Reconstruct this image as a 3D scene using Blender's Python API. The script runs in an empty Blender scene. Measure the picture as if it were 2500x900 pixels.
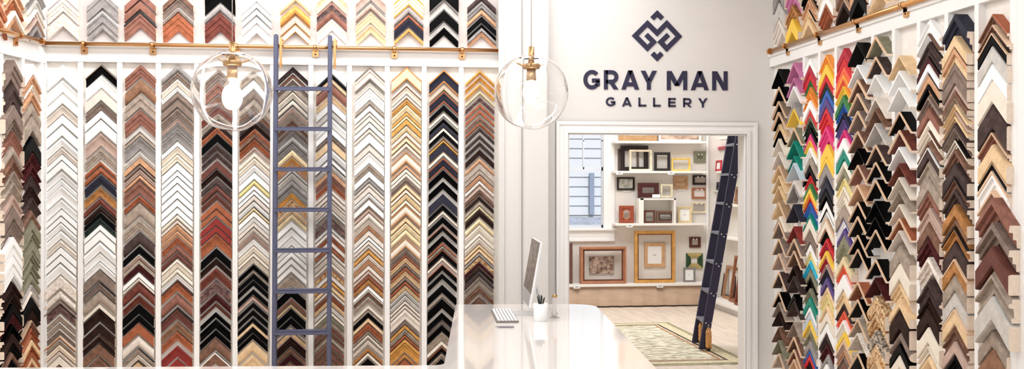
import bpy, bmesh, math, random, re
from mathutils import Vector, Matrix
random.seed(7)
S = bpy.context.scene
COL = S.collection
F = 2500.0                    # focal length in pixels for a 2500 x 900 frame
EYE = 1.65
TH = math.radians(7.07)       # camera yaw to the right of the back wall's normal
D = 7.2                       # sample wall
DW = 7.10                     # wall with the doorway and the sign
XR = 2.787                    # right wall
CAM = Vector((0, 0, EYE))
FW = Vector((math.sin(TH), math.cos(TH), 0)); RT = Vector((math.cos(TH), -math.sin(TH), 0))

def ray(px, py): return RT*((px-1250)/F) + FW + Vector((0, 0, (450-py)/F))
def on_plane(px, py, o, n):
    r = ray(px, py); return CAM + r*((Vector(o)-CAM).dot(n)/r.dot(n))
def onY(px, py, y): return on_plane(px, py, (0, y, 0), Vector((0, 1, 0)))
def onX(px, py, x): return on_plane(px, py, (x, 0, 0), Vector((1, 0, 0)))
def onZ(px, py, z): return on_plane(px, py, (0, 0, z), Vector((0, 0, 1)))

# ---------------------------------------------------------------- materials
def lin(h):
    c = [int(h[i:i+2], 16)/255 for i in (0, 2, 4)]
    return tuple(((x+.055)/1.055)**2.4 if x > .04045 else x/12.92 for x in c) + (1,)
MATS = {}
def mat(name, hexc, rough=.5, metal=0, var=0.0, scale=20, stretch=(1, 1, 1), bump=0, hex2=None, emit=0, coat=0, trans=0, ior=1.45, obj_var=0, spec=.5):
    if name in MATS: return MATS[name]
    m = bpy.data.materials.new(name); m.use_nodes = True
    nt = m.node_tree; b = nt.nodes['Principled BSDF']
    b.inputs['Base Color'].default_value = lin(hexc); b.inputs['Roughness'].default_value = rough; b.inputs['Metallic'].default_value = metal
    b.inputs['IOR'].default_value = ior; b.inputs['Specular IOR Level'].default_value = spec
    if coat: b.inputs['Coat Weight'].default_value = coat; b.inputs['Coat Roughness'].default_value = .08
    if trans: b.inputs['Transmission Weight'].default_value = trans
    if emit: b.inputs['Emission Color'].default_value = lin(hexc); b.inputs['Emission Strength'].default_value = emit
    if var or bump or hex2:
        tc = nt.nodes.new('ShaderNodeTexCoord'); mp = nt.nodes.new('ShaderNodeMapping'); mp.inputs['Scale'].default_value = stretch
        nz = nt.nodes.new('ShaderNodeTexNoise'); nz.inputs['Scale'].default_value = scale; nz.inputs['Detail'].default_value = 5; nz.inputs['Roughness'].default_value = .6
        nt.links.new(tc.outputs['Object'], mp.inputs['Vector']); nt.links.new(mp.outputs[0], nz.inputs['Vector'])
        rp = nt.nodes.new('ShaderNodeValToRGB')
        c = lin(hexc)
        if hex2: a, z = c, lin(hex2)
        else: a = tuple(x*(1-var) for x in c[:3]) + (1,); z = tuple(min(1, x*(1+var)) for x in c[:3]) + (1,)
        rp.color_ramp.elements[0].position = .38; rp.color_ramp.elements[1].position = .62
        rp.color_ramp.elements[0].color = a; rp.color_ramp.elements[1].color = z
        nt.links.new(nz.outputs['Fac'], rp.inputs[0]); nt.links.new(rp.outputs[0], b.inputs['Base Color'])
        if bump:
            bp = nt.nodes.new('ShaderNodeBump'); bp.inputs['Strength'].default_value = bump; bp.inputs['Distance'].default_value = .004
            nt.links.new(nz.outputs['Fac'], bp.inputs['Height']); nt.links.new(bp.outputs[0], b.inputs['Normal'])
    MATS[name] = m; return m

# letter -> (words, hex, roughness, metal, variation)
PAL = {
 'A': ('ash grey', '989290', .6, 0, .15), 'B': ('dark brown', '30201c', .4, 0, .3), 'C': ('cream', 'efe4d4', .5, 0, .04),
 'D': ('driftwood taupe', 'a8988a', .6, 0, .18), 'E': ('dark green', '22332c', .4, 0, .2), 'F': ('olive', '8a8670', .5, 0, .15),
 'G': ('pale gold', 'f0dcb2', .4, .25, .12), 'H': ('honey brown wood', 'b07a46', .45, 0, .25), 'I': ('pale silver', 'cfcac4', .45, .1, .1),
 'J': ('burgundy brown', '4a2022', .4, 0, .3), 'K': ('black', '060506', .35, 0, 0), 'L': ('blond wood', 'e8c89e', .5, 0, .1),
 'M': ('walnut brown', '7c5a4a', .5, 0, .25), 'N': ('charcoal navy', '33333f', .45, 0, .1), 'O': ('orange gold', 'd8a258', .35, .35, .15),
 'P': ('dusty pink beige', 'c2a79a', .55, 0, .1), 'Q': ('dark umber', '4c3e3c', .5, 0, .25), 'R': ('mahogany', '703a30', .4, 0, .25),
 'S': ('rust brown', 'a25e40', .45, 0, .2), 'T': ('grey taupe', '86746a', .55, 0, .18), 'U': ('crimson', 'b03040', .45, 0, .05),
 'V': ('off-white', 'e4d9ce', .55, 0, .06), 'W': ('white', 'fbfaf8', .45, 0, 0), 'X': ('dark marbled', '3a2426', .35, 0, 0),
 'Y': ('pale yellow', 'ecdc9c', .45, 0, .05), 'Z': ('speckled cream', 'f6eee6', .5, 0, 0),
 'f': ('reddish walnut', '8e6052', .5, 0, .18), 'u': ('warm nut brown', '8f6a52', .5, 0, .2), 'n': ('tan', 'cf9f7c', .5, 0, .12),
 'j': ('plum brown', '6a4038', .45, 0, .15), 'i': ('brick red', '8e3430', .4, 0, .12),
 'r': ('red', 'd03038', .4, 0, 0), 'o': ('bright orange', 'f29a48', .4, 0, 0), 'y': ('sunny yellow', 'f6cc50', .4, 0, 0),
 'e': ('green', '3f7c4a', .4, 0, 0), 'a': ('teal green', '1f8a78', .4, 0, .08), 'b': ('cobalt blue', '3a66b4', .4, 0, 0),
 'v': ('violet', '5c4a84', .4, 0, 0), 'p': ('hot pink', 'dd3f80', .4, 0, 0), 'q': ('sky blue', '3cb8dc', .4, 0, .1),
 'm': ('mauve', 'c478a0', .45, 0, .05), 't': ('coral', 'ee6a50', .4, 0, .05), 'z': ('carved antique gold', 'e2b078', .4, .3, 0),
 'c': ('ice blue', 'c6d4e0', .45, 0, 0), 'x': ('carved black and ivory', '1a1614', .4, 0, 0)}
def pal(k):
    w, h, ro, me, va = PAL[k]
    if k == 'X': return mat('burl_dark', h, ro, 0, 0, 45, hex2='8a6a62')
    if k == 'Z': return mat('speckled_cream', h, ro, 0, 0, 70, bump=.4, hex2='d6c4b4')
    if k == 'z': return mat('carved_gold', 'a86a34', ro, .3, 0, 60, bump=1, hex2='fbe2b4')
    if k == 'x': return mat('carved_black', h, ro, 0, 0, 80, bump=1, hex2='d8c8b4')
    return mat(w.replace(' ', '_')+'_moulding', h, ro, me, va, 28, bump=.15 if va else 0, spec=.08 if k in 'KBNQJ' else .22)
LIP = {'v': ('violet', mat('lip_violet', '6a64a8', .4)),'g': ('gold', mat('lip_gold', 'c98a4c', .3, .5)), 'w': ('white', mat('lip_white', 'f4f0ea', .5)), 'k': ('black', mat('lip_black', '1c1414', .4)),
       's': ('copper', mat('lip_copper', 'a85a34', .4, .3)), 't': ('taupe', mat('lip_taupe', '8a7a6c', .5)), 'o': ('orange', mat('lip_orange', 'dd9038', .4, .3)),
       'm': ('brown', mat('lip_brown', '6a4a3a', .5)), 'n': ('tan', mat('lip_tan', 'e4c2a2', .5)), 'j': ('dark red', mat('lip_darkred', '4a2020', .5))}
RAW = mat('raw_wood_end', 'f4e2d0', .7, 0, .06, 60)
PAINT = mat('white_paint', 'f5f3f1', .45)
BOARD = mat('backing_board', 'eee8e1', .7, 0, .03, 12)
PLAST = mat('grey_plaster', 'c9c0bc', .8, 0, .06, 9, bump=.3)
WALLM = mat('warm_white_wall', 'e3dfdb', .7, 0, .01, 4)
BRASS = mat('polished_brass', 'd3a06c', .22, 1)
BRASSD = mat('satin_brass', 'c09a6c', .35, .9)
NAVY = mat('navy_paint', '33304a', .6)
SLATE = mat('slate_blue_paint', '55576f', .45)

# ---------------------------------------------------------------- mesh helpers
def link(name, bm, mats, parent=None, loc=(0, 0, 0), rz=0, smooth=False, recalc=True):
    if recalc: bmesh.ops.recalc_face_normals(bm, faces=bm.faces[:])
    me = bpy.data.meshes.new(name); bm.to_mesh(me); bm.free()
    for m in (mats if isinstance(mats, (list, tuple)) else [mats]): me.materials.append(m)
    if smooth:
        for p in me.polygons: p.use_smooth = True
    o = bpy.data.objects.new(name, me); COL.objects.link(o)
    o.location = loc; o.rotation_euler = (0, 0, rz)
    if parent: o.parent = parent
    return o
def tag(o, label, cat, group=None, kind=None):
    if label: o['label'] = label
    if cat: o['category'] = cat
    if group: o['group'] = group
    if kind: o['kind'] = kind
    return o
def empty(name, loc, rz=0):
    o = bpy.data.objects.new(name, None); COL.objects.link(o); o.location = loc; o.rotation_euler = (0, 0, rz); o.empty_display_size = .05; return o
def box(bm, a, b, mi=0, bev=0):
    x0, y0, z0 = a; x1, y1, z1 = b
    vs = [bm.verts.new(p) for p in ((x0,y0,z0),(x1,y0,z0),(x1,y1,z0),(x0,y1,z0),(x0,y0,z1),(x1,y0,z1),(x1,y1,z1),(x0,y1,z1))]
    fs = [bm.faces.new([vs[i] for i in f]) for f in ((0,3,2,1),(4,5,6,7),(0,1,5,4),(1,2,6,5),(2,3,7,6),(3,0,4,7))]
    for f in fs: f.material_index = mi
    if bev:
        es = list({e for f in fs for e in f.edges}); r = bmesh.ops.bevel(bm, geom=es, offset=bev, segments=2, affect='EDGES')
        for f in r['faces']: f.material_index = mi
def tube(bm, a, b, r, n=12, mi=0, r2=None):
    a = Vector(a); b = Vector(b); r2 = r if r2 is None else r2; d = (b-a).normalized()
    u = d.orthogonal().normalized(); v = d.cross(u); A = []; B = []
    for k in range(n):
        t = 2*math.pi*k/n; w = u*math.cos(t)+v*math.sin(t); A.append(bm.verts.new(a+w*r)); B.append(bm.verts.new(b+w*r2))
    for k in range(n):
        f = bm.faces.new((A[k], A[(k+1) % n], B[(k+1) % n], B[k])); f.material_index = mi; f.smooth = True
    bm.faces.new(A[::-1]).material_index = mi; bm.faces.new(B).material_index = mi
def lathe(bm, prof, c=(0, 0, 0), n=24, mi=0, smooth=True):
    c = Vector(c); rings = []
    for r, z in prof: rings.append([bm.verts.new(c+Vector((r*math.cos(2*math.pi*k/n), r*math.sin(2*math.pi*k/n), z))) for k in range(n)])
    for i in range(len(rings)-1):
        for k in range(n):
            f = bm.faces.new((rings[i][k], rings[i][(k+1) % n], rings[i+1][(k+1) % n], rings[i+1][k])); f.material_index = mi; f.smooth = smooth
def prism(bm, poly, fn, d, mi=0):
    """polygon (2D) mapped by fn(x, y, depth) and extruded from depth 0 to d"""
    A = [bm.verts.new(fn(x, y, 0)) for x, y in poly]; B = [bm.verts.new(fn(x, y, d)) for x, y in poly]
    n = len(poly)
    for i in range(n): bm.faces.new((A[i], A[(i+1) % n], B[(i+1) % n], B[i])).material_index = mi
    fa = bm.faces.new(A[::-1]); fb = bm.faces.new(B); fa.material_index = fb.material_index = mi
    bmesh.ops.triangulate(bm, faces=[fa, fb])
def struct(name, bm, m, **k):
    o = link(name, bm, m, **k); o['kind'] = 'structure'; return o
def sbox(name, a, b, m, bev=0, **k):
    bm = bmesh.new(); box(bm, a, b, 0, bev); return struct(name, bm, m, **k)

# ---------------------------------------------------------------- wall frames: origin, tangent, normal
class Wall:
    def __init__(s, o, ang):               # ang: direction of the tangent about z
        s.o = Vector(o); s.a = ang; s.t = Vector((math.cos(ang), math.sin(ang), 0)); s.n = Vector((math.sin(ang), -math.cos(ang), 0))
    def uv(s, px, py, h=0):
        p = on_plane(px, py, s.o+s.n*h, s.n); return (p-s.o).dot(s.t), p.z
    def pt(s, u, z, h=0): return s.o + s.t*u + s.n*h + Vector((0, 0, z))
    def fn(s): return lambda u, h, z: s.pt(u, z, h)
    def boxm(s, bm, u0, u1, z0, z1, h0, h1, mi=0):
        vs = [bm.verts.new(s.pt(u, z, h)) for u, h, z in ((u0,h0,z0),(u1,h0,z0),(u1,h1,z0),(u0,h1,z0),(u0,h0,z1),(u1,h0,z1),(u1,h1,z1),(u0,h1,z1))]
        for f in ((0,3,2,1),(4,5,6,7),(0,1,5,4),(1,2,6,5),(2,3,7,6),(3,0,4,7)): bm.faces.new([vs[i] for i in f]).material_index = mi
BACK = Wall((0, D, 0), 0.0)
RIGHT = Wall((XR, 0, 0), -math.pi/2)
corner = onY(104, 300, D); corner.z = 0
LEFT = Wall(corner, math.radians(90-10.07))
DOORW = Wall((0, DW, 0), 0.0)

# ---------------------------------------------------------------- corner samples
PROF = {'flat': [(0, .88), (.05, 1), (.95, 1), (1, .88)],
        'cove': [(0, 1), (.13, 1), (.2, .85), (.45, .6), (.8, .5), (.86, .62), (1, .6)],
        'round': [(0, .5), (.12, .8), (.32, .96), (.5, 1), (.68, .96), (.88, .8), (1, .5)],
        'step': [(0, .95), (.3, 1), (.34, .78), (.62, .78), (.66, .6), (1, .58)],
        'ridge': [(0, .8), (.16, .82), (.2, 1), (.34, 1), (.4, .74), (.78, .7), (.82, .86), (1, .84)]}
SL = .94
def add_chevron(bm, T, tv, hw, p, prof, mis, lip0=None, lip1=None, seg=None, front=None):
    """T maps (u, h, v) to 3D; tv vertical thickness; mis = (body, end) material indices; lips (material index) or None"""
    pts = [(t, h*p) for t, h in PROF[prof]]
    ts = sorted(set([t for t, _ in pts] + ([.13] if lip0 is not None else []) + ([.87] if lip1 is not None else [])))
    def hh(t):
        for (a, ha), (b, hb) in zip(pts, pts[1:]):
            if a <= t <= b: return ha + (hb-ha)*(t-a)/(b-a)
        return pts[-1][1]
    pts = [(t, hh(t)) for t in ts]
    path = [(0, 0)] + pts + [(1, 0)]
    C = [bm.verts.new(T(0, h, -t*tv)) for t, h in path]
    for s in (-1, 1):
        E = [bm.verts.new(T(s*hw, h, -SL*hw-t*tv)) for t, h in path]
        n = len(path)
        for i in range(n):
            j = (i+1) % n
            f = bm.faces.new((C[i], E[i], E[j], C[j]) if s > 0 else (C[j], E[j], E[i], C[i]))
            tm = (path[i][0]+path[j][0])/2 if j else 2
            f.material_index = mis[0]
            if front is not None and i and j and i < n-2: f.material_index = front
            if lip0 is not None and tm <= .13: f.material_index = lip0
            if lip1 is not None and .87 <= tm <= 1: f.material_index = lip1
        f = bm.faces.new(E if s > 0 else E[::-1]); f.material_index = mis[1]

SAMPLES = []   # dicts
def column(wall, name, top, bot, data, hw=.102, p0=.03, deep=False, ctx=None, last=905, fixed=0, jit=1, cat=0):
    """top, bot: pixel (x, y) of the column's centre line at two heights; data: 'y/t:Xlips' tokens"""
    toks = data.split(); out = []
    for s in toks:
        m = re.match(r'(-?\d+)(?:/(\d+))?:([A-Za-z])([a-z]*)(\d*)$', s)
        assert m, s
        out.append([int(m[1]), int(m[2]) if m[2] else None, m[3], m[4], int(m[5]) if m[5] else 0])
    for i, (y, t, c, lp, pp) in enumerate(out):
        ny = out[i+1][0] if i+1 < len(out) else last
        if t is None: t = max(4, (ny-y)*.84)
        if i+1 < len(out): t = min(t, max(3.6, (ny-y)*(.80 if wall is BACK else .90)))
        p = pp/100 if pp else p0*(random.uniform(.85, 1.2))
        front = None; dh = 1.15 if pp == 9 else 1
        if deep and t >= 15 and c not in 'xz' and not pp and not (name.startswith('eighth') and y > 590):
            t = random.choice((4, 5, 6)); p = random.uniform(.066, .084); dh = 1.12
            front = 'n' if c in 'KBJQMTRfunSHPDFj' and random.random() < .75 else None
        x = top[0] + (bot[0]-top[0])*(y-top[1])/(bot[1]-top[1])
        u, z = wall.uv(x, y, p if p < .04 else p*.9)
        _, z2 = wall.uv(x, y+t, p)
        SAMPLES.append(dict(front=front, wall=wall, col=name, u=u, z=z, tv=z-z2, hw=hw*dh*random.uniform(.98, 1.01), p=p, c=c, lp=lp, y=y, t=t,
                            rank=i+1, n=len(out), rot=random.uniform(-.006, .006)*jit, vis=(min(900, y+t)-max(0, y-10)+(22 if front or (deep and p > .06) else 0))*(1 if p0 < .035 else .8)))
# ---------------------------------------------------------------- the sample columns, read off top to bottom
bk = lambda n, xt, xb, d: column(BACK, n, (xt, 170), (xb, 880), d)
bk('first lower back-wall column', 153, 144, '158/33:W 196:W 230/24:W 257/22:V 281/21:W 306/24:W 336:W 361/13:V 377/12:W 393/18:W 419:W 438/14:W 454:W 488:W 512/14:W 528:W 544:W 563/18:W 586:V 604:W 623:W 643/26:W 674/30:Z 709/20:Z 733/10:T 744/22:X 767/16:Dw 785/15:Dw 802/15:Tw 818/9:nw 828/11:Dw 841/14:Cn 858/10:V 870/22:C 893/14:S')
bk('second lower back-wall column', 247, 241, '157/26:Kt 185/31:W 219/29:V 250/18:T 270/19:W 292/32:W 326/34:P 362/25:D 391/14:Sw 407/15:S 427/25:N 454/27:Ht 483/17:R 502/16:B 519/12:K 532/14:Ek 549/13:W 564/24:W 591/25:W 619/18:W 640/15:W 659/28:T 689/18:Tk 709/32:D 743/8:C 755/33:B 791/25:B 818/19:Bm 839/30:M 871/27:M')
bk('third lower back-wall column', 343, 337, '158/31:f 193/32:u 231/34:D 268/38:f 312/10:I 323/9:D 334/32:A 370/13:I 385/15:n 402/10:T 413/12:P 427/10:n 441/32:f 477/14:S 493/36:D 534/26:D 566/32:Q 601/19:K 621/12:Pw 634/10:D 646/15:J 665/12:W 679/7:V 689/24:R 721/18:R 743/23:K 770/16:K 789/25:S 819/28:V 850/13:Dk 866/12:V 880/20:Lk')
bk('fourth lower back-wall column', 433, 432, '158/17:A 177/14:T 193/14:C 213/9:W 225/17:T 244/19:T 265/21:T 288/11:Pt 301/16:A 319/24:A 346/11:W 359/15:C 377/17:C 397/19:W 418/11:W 431/15:W 449/16:W 468/16:W 487/17:W 507/15:W 524/10:C 536/12:V 548/13:n 564/11:n 580/15:S 598/14:f 615/15:j 632/8:C 641/12:C 656/11:C 669/12:W 685/24:Sj 717/25:f 750/27:jk 785/21:u 808/21:S 844/27:i 876/18:i')
bk('fifth lower back-wall column', 531, 525, '165/28:T 200/30:f 235/25:M 262/18:R 283/15:D 300/9:B 311/14:S 327/20:K 350/20:Q 371/13:Q 392/22:j 414/14:B 434/12:Q 450/21:j 472/15:j 493/16:S 512/13:S 532/17:i 552/14:i 570/34:S 606/24:K 631/15:B 654/24:R 683/28:X 717/16:J 739/9:j 762/12:K 780/24:K 806/15:K 825/28:M 860/26:Mw')
bk('sixth lower back-wall column', 623, 616, '165/22:D 193/22:W 221/20:T 246/18:D 269/14:M 285/12:Q 300/12:B 315/10:S 328/11:M 341/15:S 358/8:P 373/11:C 386/14:C 403/15:W 421/16:W 440/11:Y 453/9:W 466/8:W 477/10:V 492/11:W 506/8:Gk 516/12:W 531/9:W 543/9:V 556/9:V 570/9:P 584/13:W 600/15:C 618/9:C 629/12:C 646/13:K 660/6:D 669/12:K 685/12:K 706/12:K 723/8:Ps 739/11:K 757/12:K 776/11:K 788/8:L 799/12:K 815/12:K 832/26:L 866/26:L')
bk('seventh lower back-wall column', 715, 709, '163/14:Qk 178/12:Mw 192/11:Tw 208/13:D 225/14:C 243/14:Ck 262/12:P 278/12:D 294/10:M 308/10:T 321/12:A 334/14:Aw 351/12:A 365/17:G 385/11:O 398/10:n 412/8:I 422/13:I 440/15:A 458/11:A 471/12:O 487/14:z 508/9:L 521/12:G 540/14:W 560/15:W 582/15:W 601/10:W 615/11:W 632/12:W 650/12:W 669/26:D 702/27:K 730/8:Ms 742/7:L 754/20:K 776/15:K 797/7:D 808/10:L 820/8:Jw 829/16:B 849/12:M 864/16:J 884/12:M')
bk('eighth lower back-wall column', 809, 803, '165/14:W 182/7:K 191/10:L 203/26:f 232/12:L 250/16:W 270/12:I 288/18:W 312/14:W 330/8:T 342/18:L 364/16:W 385/12:Wk 402/11:I 415/11:n 429/10:f 443/13:S 462/8:V 473/8:V 484/8:V 495/12:V 510/8:I 522/8:T 534/16:X 553/8:I 564/8:V 576/9:S 588/9:V 600/8:S 612/8:V 624/12:V 638/10:V 654/11:zs 669/9:V 682/9:O 695/8:L 707/8:V 719/9:S 731/9:L 744/11:I 758/8:C 770/9:F 782/9:D 795/9:f 808/9:M 821/9:D 834/9:f 847/9:M 860/9:f 873/9:M 886/10:f')
bk('ninth lower back-wall column', 903, 898, '163/33:Vt 202/12:V 217/25:W 248/7:D 258/13:W 275/7:V 285/11:V 299/12:W 314/8:V 327/22:W 354/14:V 372/28:W 403/12:D 418/16:W 436/7:A 446/8:V 457/11:V 472/9:W 485/20:Wt 508/9:Vs 520/13:V 538/10:V 551/9:n 563/12:V 578/7:W 588/8:V 598/8:V 609/11:O 622/10:V 634/12:n 648/10:V 660/9:Vs 672/8:S 682/13:H 698/8:W 709/11:Mw 724/13:D 745/9:C 757/5:D 763/12:K 777/8:L 789/17:S 809/5:D 816/8:C 829/12:Vt 850/9:H 861/7:C 876/16:K')
bk('tenth lower back-wall column', 993, 988, '163/36:Gg 201/10:Cg 214/14:C 231/8:Ct 243/11:O 256/16:G 274/7:O 283/6:G 291/12:O 308/10:G 321/12:Cg 337/8:G 349/9:Cg 370/30:Cg 402/7:n 412/8:C 422/10:C 436/9:T 449/10:Gg 462/8:Co 473/13:Gg 489/7:C 498/28:Cg 529/12:Gg 545/12:G 560/14:G 580/24:Cg 608/10:T 621/6:S 629/13:L 643/6:T 652/7:Ss 661/13:L 676/8:T 686/10:S 697/9:L 709/9:I 721/11:I 735/7:V 744/9:V 755/27:V 784/7:T 793/8:O 804/10:D 817/8:S 827/9:O 838/22:O 864/10:H 877/16:S')
bk('eleventh lower back-wall column', 1084, 1078, '170/36:Ng 208/10:Cg 223/27:Ns 256/13:K 275/7:Cg 289/9:K 300/10:N 312/7:Cg 321/9:K 334/5:D 341/7:Oo 350/20:N 371/8:Cg 385/25:Ns 415/17:K 443/18:K 473/22:N 500/12:K 515/8:Cg 529/15:K 551/12:Ks 575/14:K 592/5:S 600/6:D 609/16:Ks 628/8:Cs 645/14:Ks 668/12:K 695/22:K 719/6:D 730/22:K 763/17:K 783/5:T 793/16:K 812/18:D 833/8:C 847/12:Ks 863/10:D 877/15:K')
bk('twelfth lower back-wall column', 1172, 1169, '170/9:O 187/9:O 205/9:O 222/7:G 236/10:X 253/8:S 268/8:S 284/8:M 298/8:S 311/9:Q 329/9:Q 346/10:Q 365/14:B 386/10:n 402/9:Z 415/9:D 428/9:n 441/9:Z 454/8:P 466/9:M 479/9:B 492/8:D 503/7:G 513/15:B 533/12:G 550/12:C 570/8:C 580/12:V 597/8:L 606/8:L 617/8:A 627/10:z 640/9:J 652/10:B 665/8:Q 676/6:T 687/9:D 700/14:M 717/11:T 730/12:M 746/12:M')
up = lambda n, x, d: column(BACK, n, (x, 0), (x, 100), d, last=140)
up('first upper back-wall column', 153, '-38/30:W -3/32:Z 33/31:Z')
up('second upper back-wall column', 250, '-18/40:A 27/29:Aw 60/14:A')
up('third upper back-wall column', 342, '-20/18:f 2/20:f 27/40:fk')
up('fourth upper back-wall column', 435, '-20/15:M -2/17:T 18/11:Tw 31/45:S')
up('fifth upper back-wall column', 537, '-34/42:K 14/12:A 30/46:R')
up('sixth upper back-wall column', 626, '-10/12:W 7/11:W 23/12:W 41/13:W 61/19:W')
up('seventh upper back-wall column', 721, '-18/20:G 10/25:O 39/18:Cg 60/18:Cg')
up('eighth upper back-wall column', 810, '-28/30:G 8/14:Xs 24/20:f 47/28:C 80/16:W')
up('ninth upper back-wall column', 905, '-24/24:P 5/18:Pk 26/34:Lt 61/18:L')
up('tenth upper back-wall column', 998, '-24/40:Go 22/10:A 36/7:S 44/24:N 69/8:O')
up('eleventh upper back-wall column', 1084, '-36/34:K 3/18:Ik 25/27:K 54/14:Ik 69/16:K')
up('twelfth upper back-wall column', 1176, '-14/15:Q 4/15:A 22/13:n 40/14:K 57/9:Kw 68/8:A 78/9:n')

lw = lambda n, x, d, last=905: column(LEFT, n, (x, 200), (x-3, 800), d, hw=.105, p0=.058, last=last)
lw('left wall near column', 33, '146/46:T 205/42:Q 256/36:T 294/24:T 322/30:f 355/26:D 383/32:M 418/24:D 446/26:D 474/26:P 504/30:T 540/32:T 578/20:W 602/20:W 626/18:W 648/18:W 668/14:W 685/26:B 714/24:B 741/22:K 766/22:J 790/22:K 814/20:B 836/20:K 858/18:M 878/20:K')
lw('left wall corner column', 79, '156/24:W 182/20:n 204/18:C 224/18:n 246/34:D 284/34:D 333/36:K 373/22:J 400/22:J 425/28:Q 456/24:B 483/24:Q 510/22:M 535/26:F 564/20:F 587/24:F 614/22:F 639/22:F 664/26:F 693/12:I 708/12:V 726/28:K 757/22:B 781/18:Mn 801/10:S 813/14:S 829/12:L 843/14:S 859/10:S 871/12:L 886/14:S')
lw('left upper middle column', 34, '-30/26:n 0/22:S 26/10:C 38/12:n', 60)
lw('left upper corner column', 88, '-30/26:A -2/20:I 22/18:V 45/14:P 62/10:A', 100)
lw('left upper outer column', -8, '-30/26:n 0/20:S 24/14:n 42/10:S', 60)

rt = lambda n, x, d, last=905, hw=.108, p0=.055, deep=False: column(RIGHT, n, (x, 200), (x, 800), d, hw=hw, p0=p0, last=last, deep=deep)
rt('first right wall column', 1903, '168/34:K 211/28:K 247/20:Kn 273/16:Kn 300/14:L 320/14:K 338/26:C 370/28:V 403/18:Ln 428/18:L 453/30:L 493/26:Ln 527/12:C 541/34:T 582/30:T 618/34:P 663/32:Q 712/18:K 737/18:D 760/30:B 798/26:M 830/24:F 862/26:D', deep=True)
rt('second right wall column', 1940, '152/30:m 190/16:m 210/36:W 250/12:A 264/34:y 311/28:F 343/34:a 380/12:a 397/34:c 440/8:V 451/34:A 498/36:N 552/26:i 582/26:T 611/34:M 648/20:B 673/32:Q 717/12:K 734/36:Q 786/28:D 821/26:M 852/18:f 876/22:n', deep=True)
rt('third right wall column', 1978, '143/14:W 160/16:U 178/16:r 197/12:e 212/12:o 228/14:o 245/18:W 267/14:r 283/12:F 297/12:E 311/12:K 326/14:p 342/14:y 360/18:W 386/14:D 403/16:K 428/18:r 448/9:e 459/12:y 473/8:o 482/11:r 495/24:b 522/8:a 533/24:C 565/24:T 596/16:W 615/18:Y 637/18:q 657/16:F 678/22:K 703/18:F 725/20:a 749/10:W 762/16:c 782/10:y 795/14:Y 812/16:F 832/18:A 855/8:b 865/14:r 883/20:K', p0=.04)
rt('fourth right wall column', 2018, '133/20:o 157/22:y 183/15:r 200/15:E 219/16:b 239/20:v 263/40:r 308/34:p 352/30:y 386/10:y 399/26:A 436/22:N 462/16:K 488/22:Wk 516/12:W 533/24:Cn 562/16:K 582/8:r 594/15:U 612/10:y 626/16:Un 645/10:P 658/16:N 677/16:v 697/18:L 718/22:Y 744/14:L 762/20:C 790/20:W 815/22:Q 841/18:J 863/22:A 888/14:W', p0=.04)
rt('fifth right wall column', 2060, '117/22:U 142/18:r 162/16:t 180/12:o 194/14:t 210/18:y 232/18:e 253/18:b 275/14:N 291/20:v 316/18:p 337/24:W 364/22:a 392/16:C 412/18:F 433/18:Y 455/22:C 481/16:C 500/30:D 535/20:Wv 558/12:v 573/24:F 600/22:F 626/18:G 648/18:t 670/34:W 708/30:L 744/12:Q 758/20:t 781/8:W 790/16:W 810/12:y 825/10:L 837/14:P 853/12:n 868/14:T 885/14:M', p0=.04)
rt('sixth right wall column', 2096, '103/46:K 158/30:W 193/30:M 227/36:T 270/40:T 320/38:M 362/34:K 402/40:f 450/36:n 492/32:K 527/40:K 573/30:K 607/70:K 688/38:S 730/40:K 778/30:D 812/44:Z 862/40:K', deep=True)
rt('seventh right wall column', 2140, '88/44:F 138/38:Q 182/50:W 238/22:V 264/32:M 300/48:I 353/38:Q 395/38:K 438/48:K 490/34:K 527/30:K 560/60:K 632/42:K 677/40:J 722/36:z 763/36:z 806/30:x 840/36:z 880/22:L', deep=True)
rt('eighth right wall column', 2198, '135/34:L 172/38:W 213/50:W 272/42:K 317/38:R 358/38:W 398/32:R 432/30:C 464/32:D 498/32:C 532/28:S 562/32:V 597/44:D 643/40:C 686/38:L 728/22:L 755/50:B 808/24:T 838/24:K 866/30:C', deep=True)
rt('ninth right wall column', 2268, '48/30:W 82/16:Wm 101/34:Q 138/16:Jk 156/18:W 175/28:nk 206/10:K 218/14:n 235/24:T 262/24:f 290/24:C 317/24:Cm 343/14:M 360/26:Qw 389/42:D 434/30:D 467/36:f 506/34:P 543/32:M 580/42:J 627/40:Z 682/44:Q 728/22:B 752/38:B 798/40:C 840/22:C 865/24:L')
rt('tenth right wall column', 2333, '34/48:N7 87/26:L7 115/16:nm 133/18:L 153/18:T 173/30:T 205/16:P 223/14:M 239/14:D 254/13:L 269/12:P 284/14:L 300/10:Q 312/24:T 338/24:Ck 364/30:M 397/34:Q 433/26:Mk 461/34:Q 498/30:H 530/20:u 553/30:Hk 590/38:Q 631/36:Hn 670/40:D 713/38:I 754/38:Ln 797/32:M 832/30:P 866/30:K')
rt('eleventh right wall column', 2425, '34/24:Ms 60/18:Mn 80/28:Kn 112/40:I 155/38:W 198/50:C 254/58:Q 323/26:fn 352/42:L 398/14:Kn 416/56:Wn 482/54:f9 542/52:T9 600/50:j9 658/58:D9 722/60:I9 806/42:D 852/50:u', hw=.112, p0=.06)
ru = lambda n, x, d, last: column(RIGHT, n, (x, 0), (x, 100), d, hw=.108, p0=.055, last=last)
ru('first upper right column', 1903, '-40/34:A 6/34:I 47/32:V', 90)
ru('second upper right column', 1935, '-36/40:m 10/30:H 46/30:y', 88)
ru('third upper right column', 1975, '-40/38:K -4/26:n 22/20:Lk 46/14:L', 66)
ru('fourth upper right column', 2018, '-44/30:C -14/22:W 10/24:S', 40)
ru('fifth upper right column', 2062, '-70/40:T -26/30:M 0/16:Bn', 40)
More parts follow.
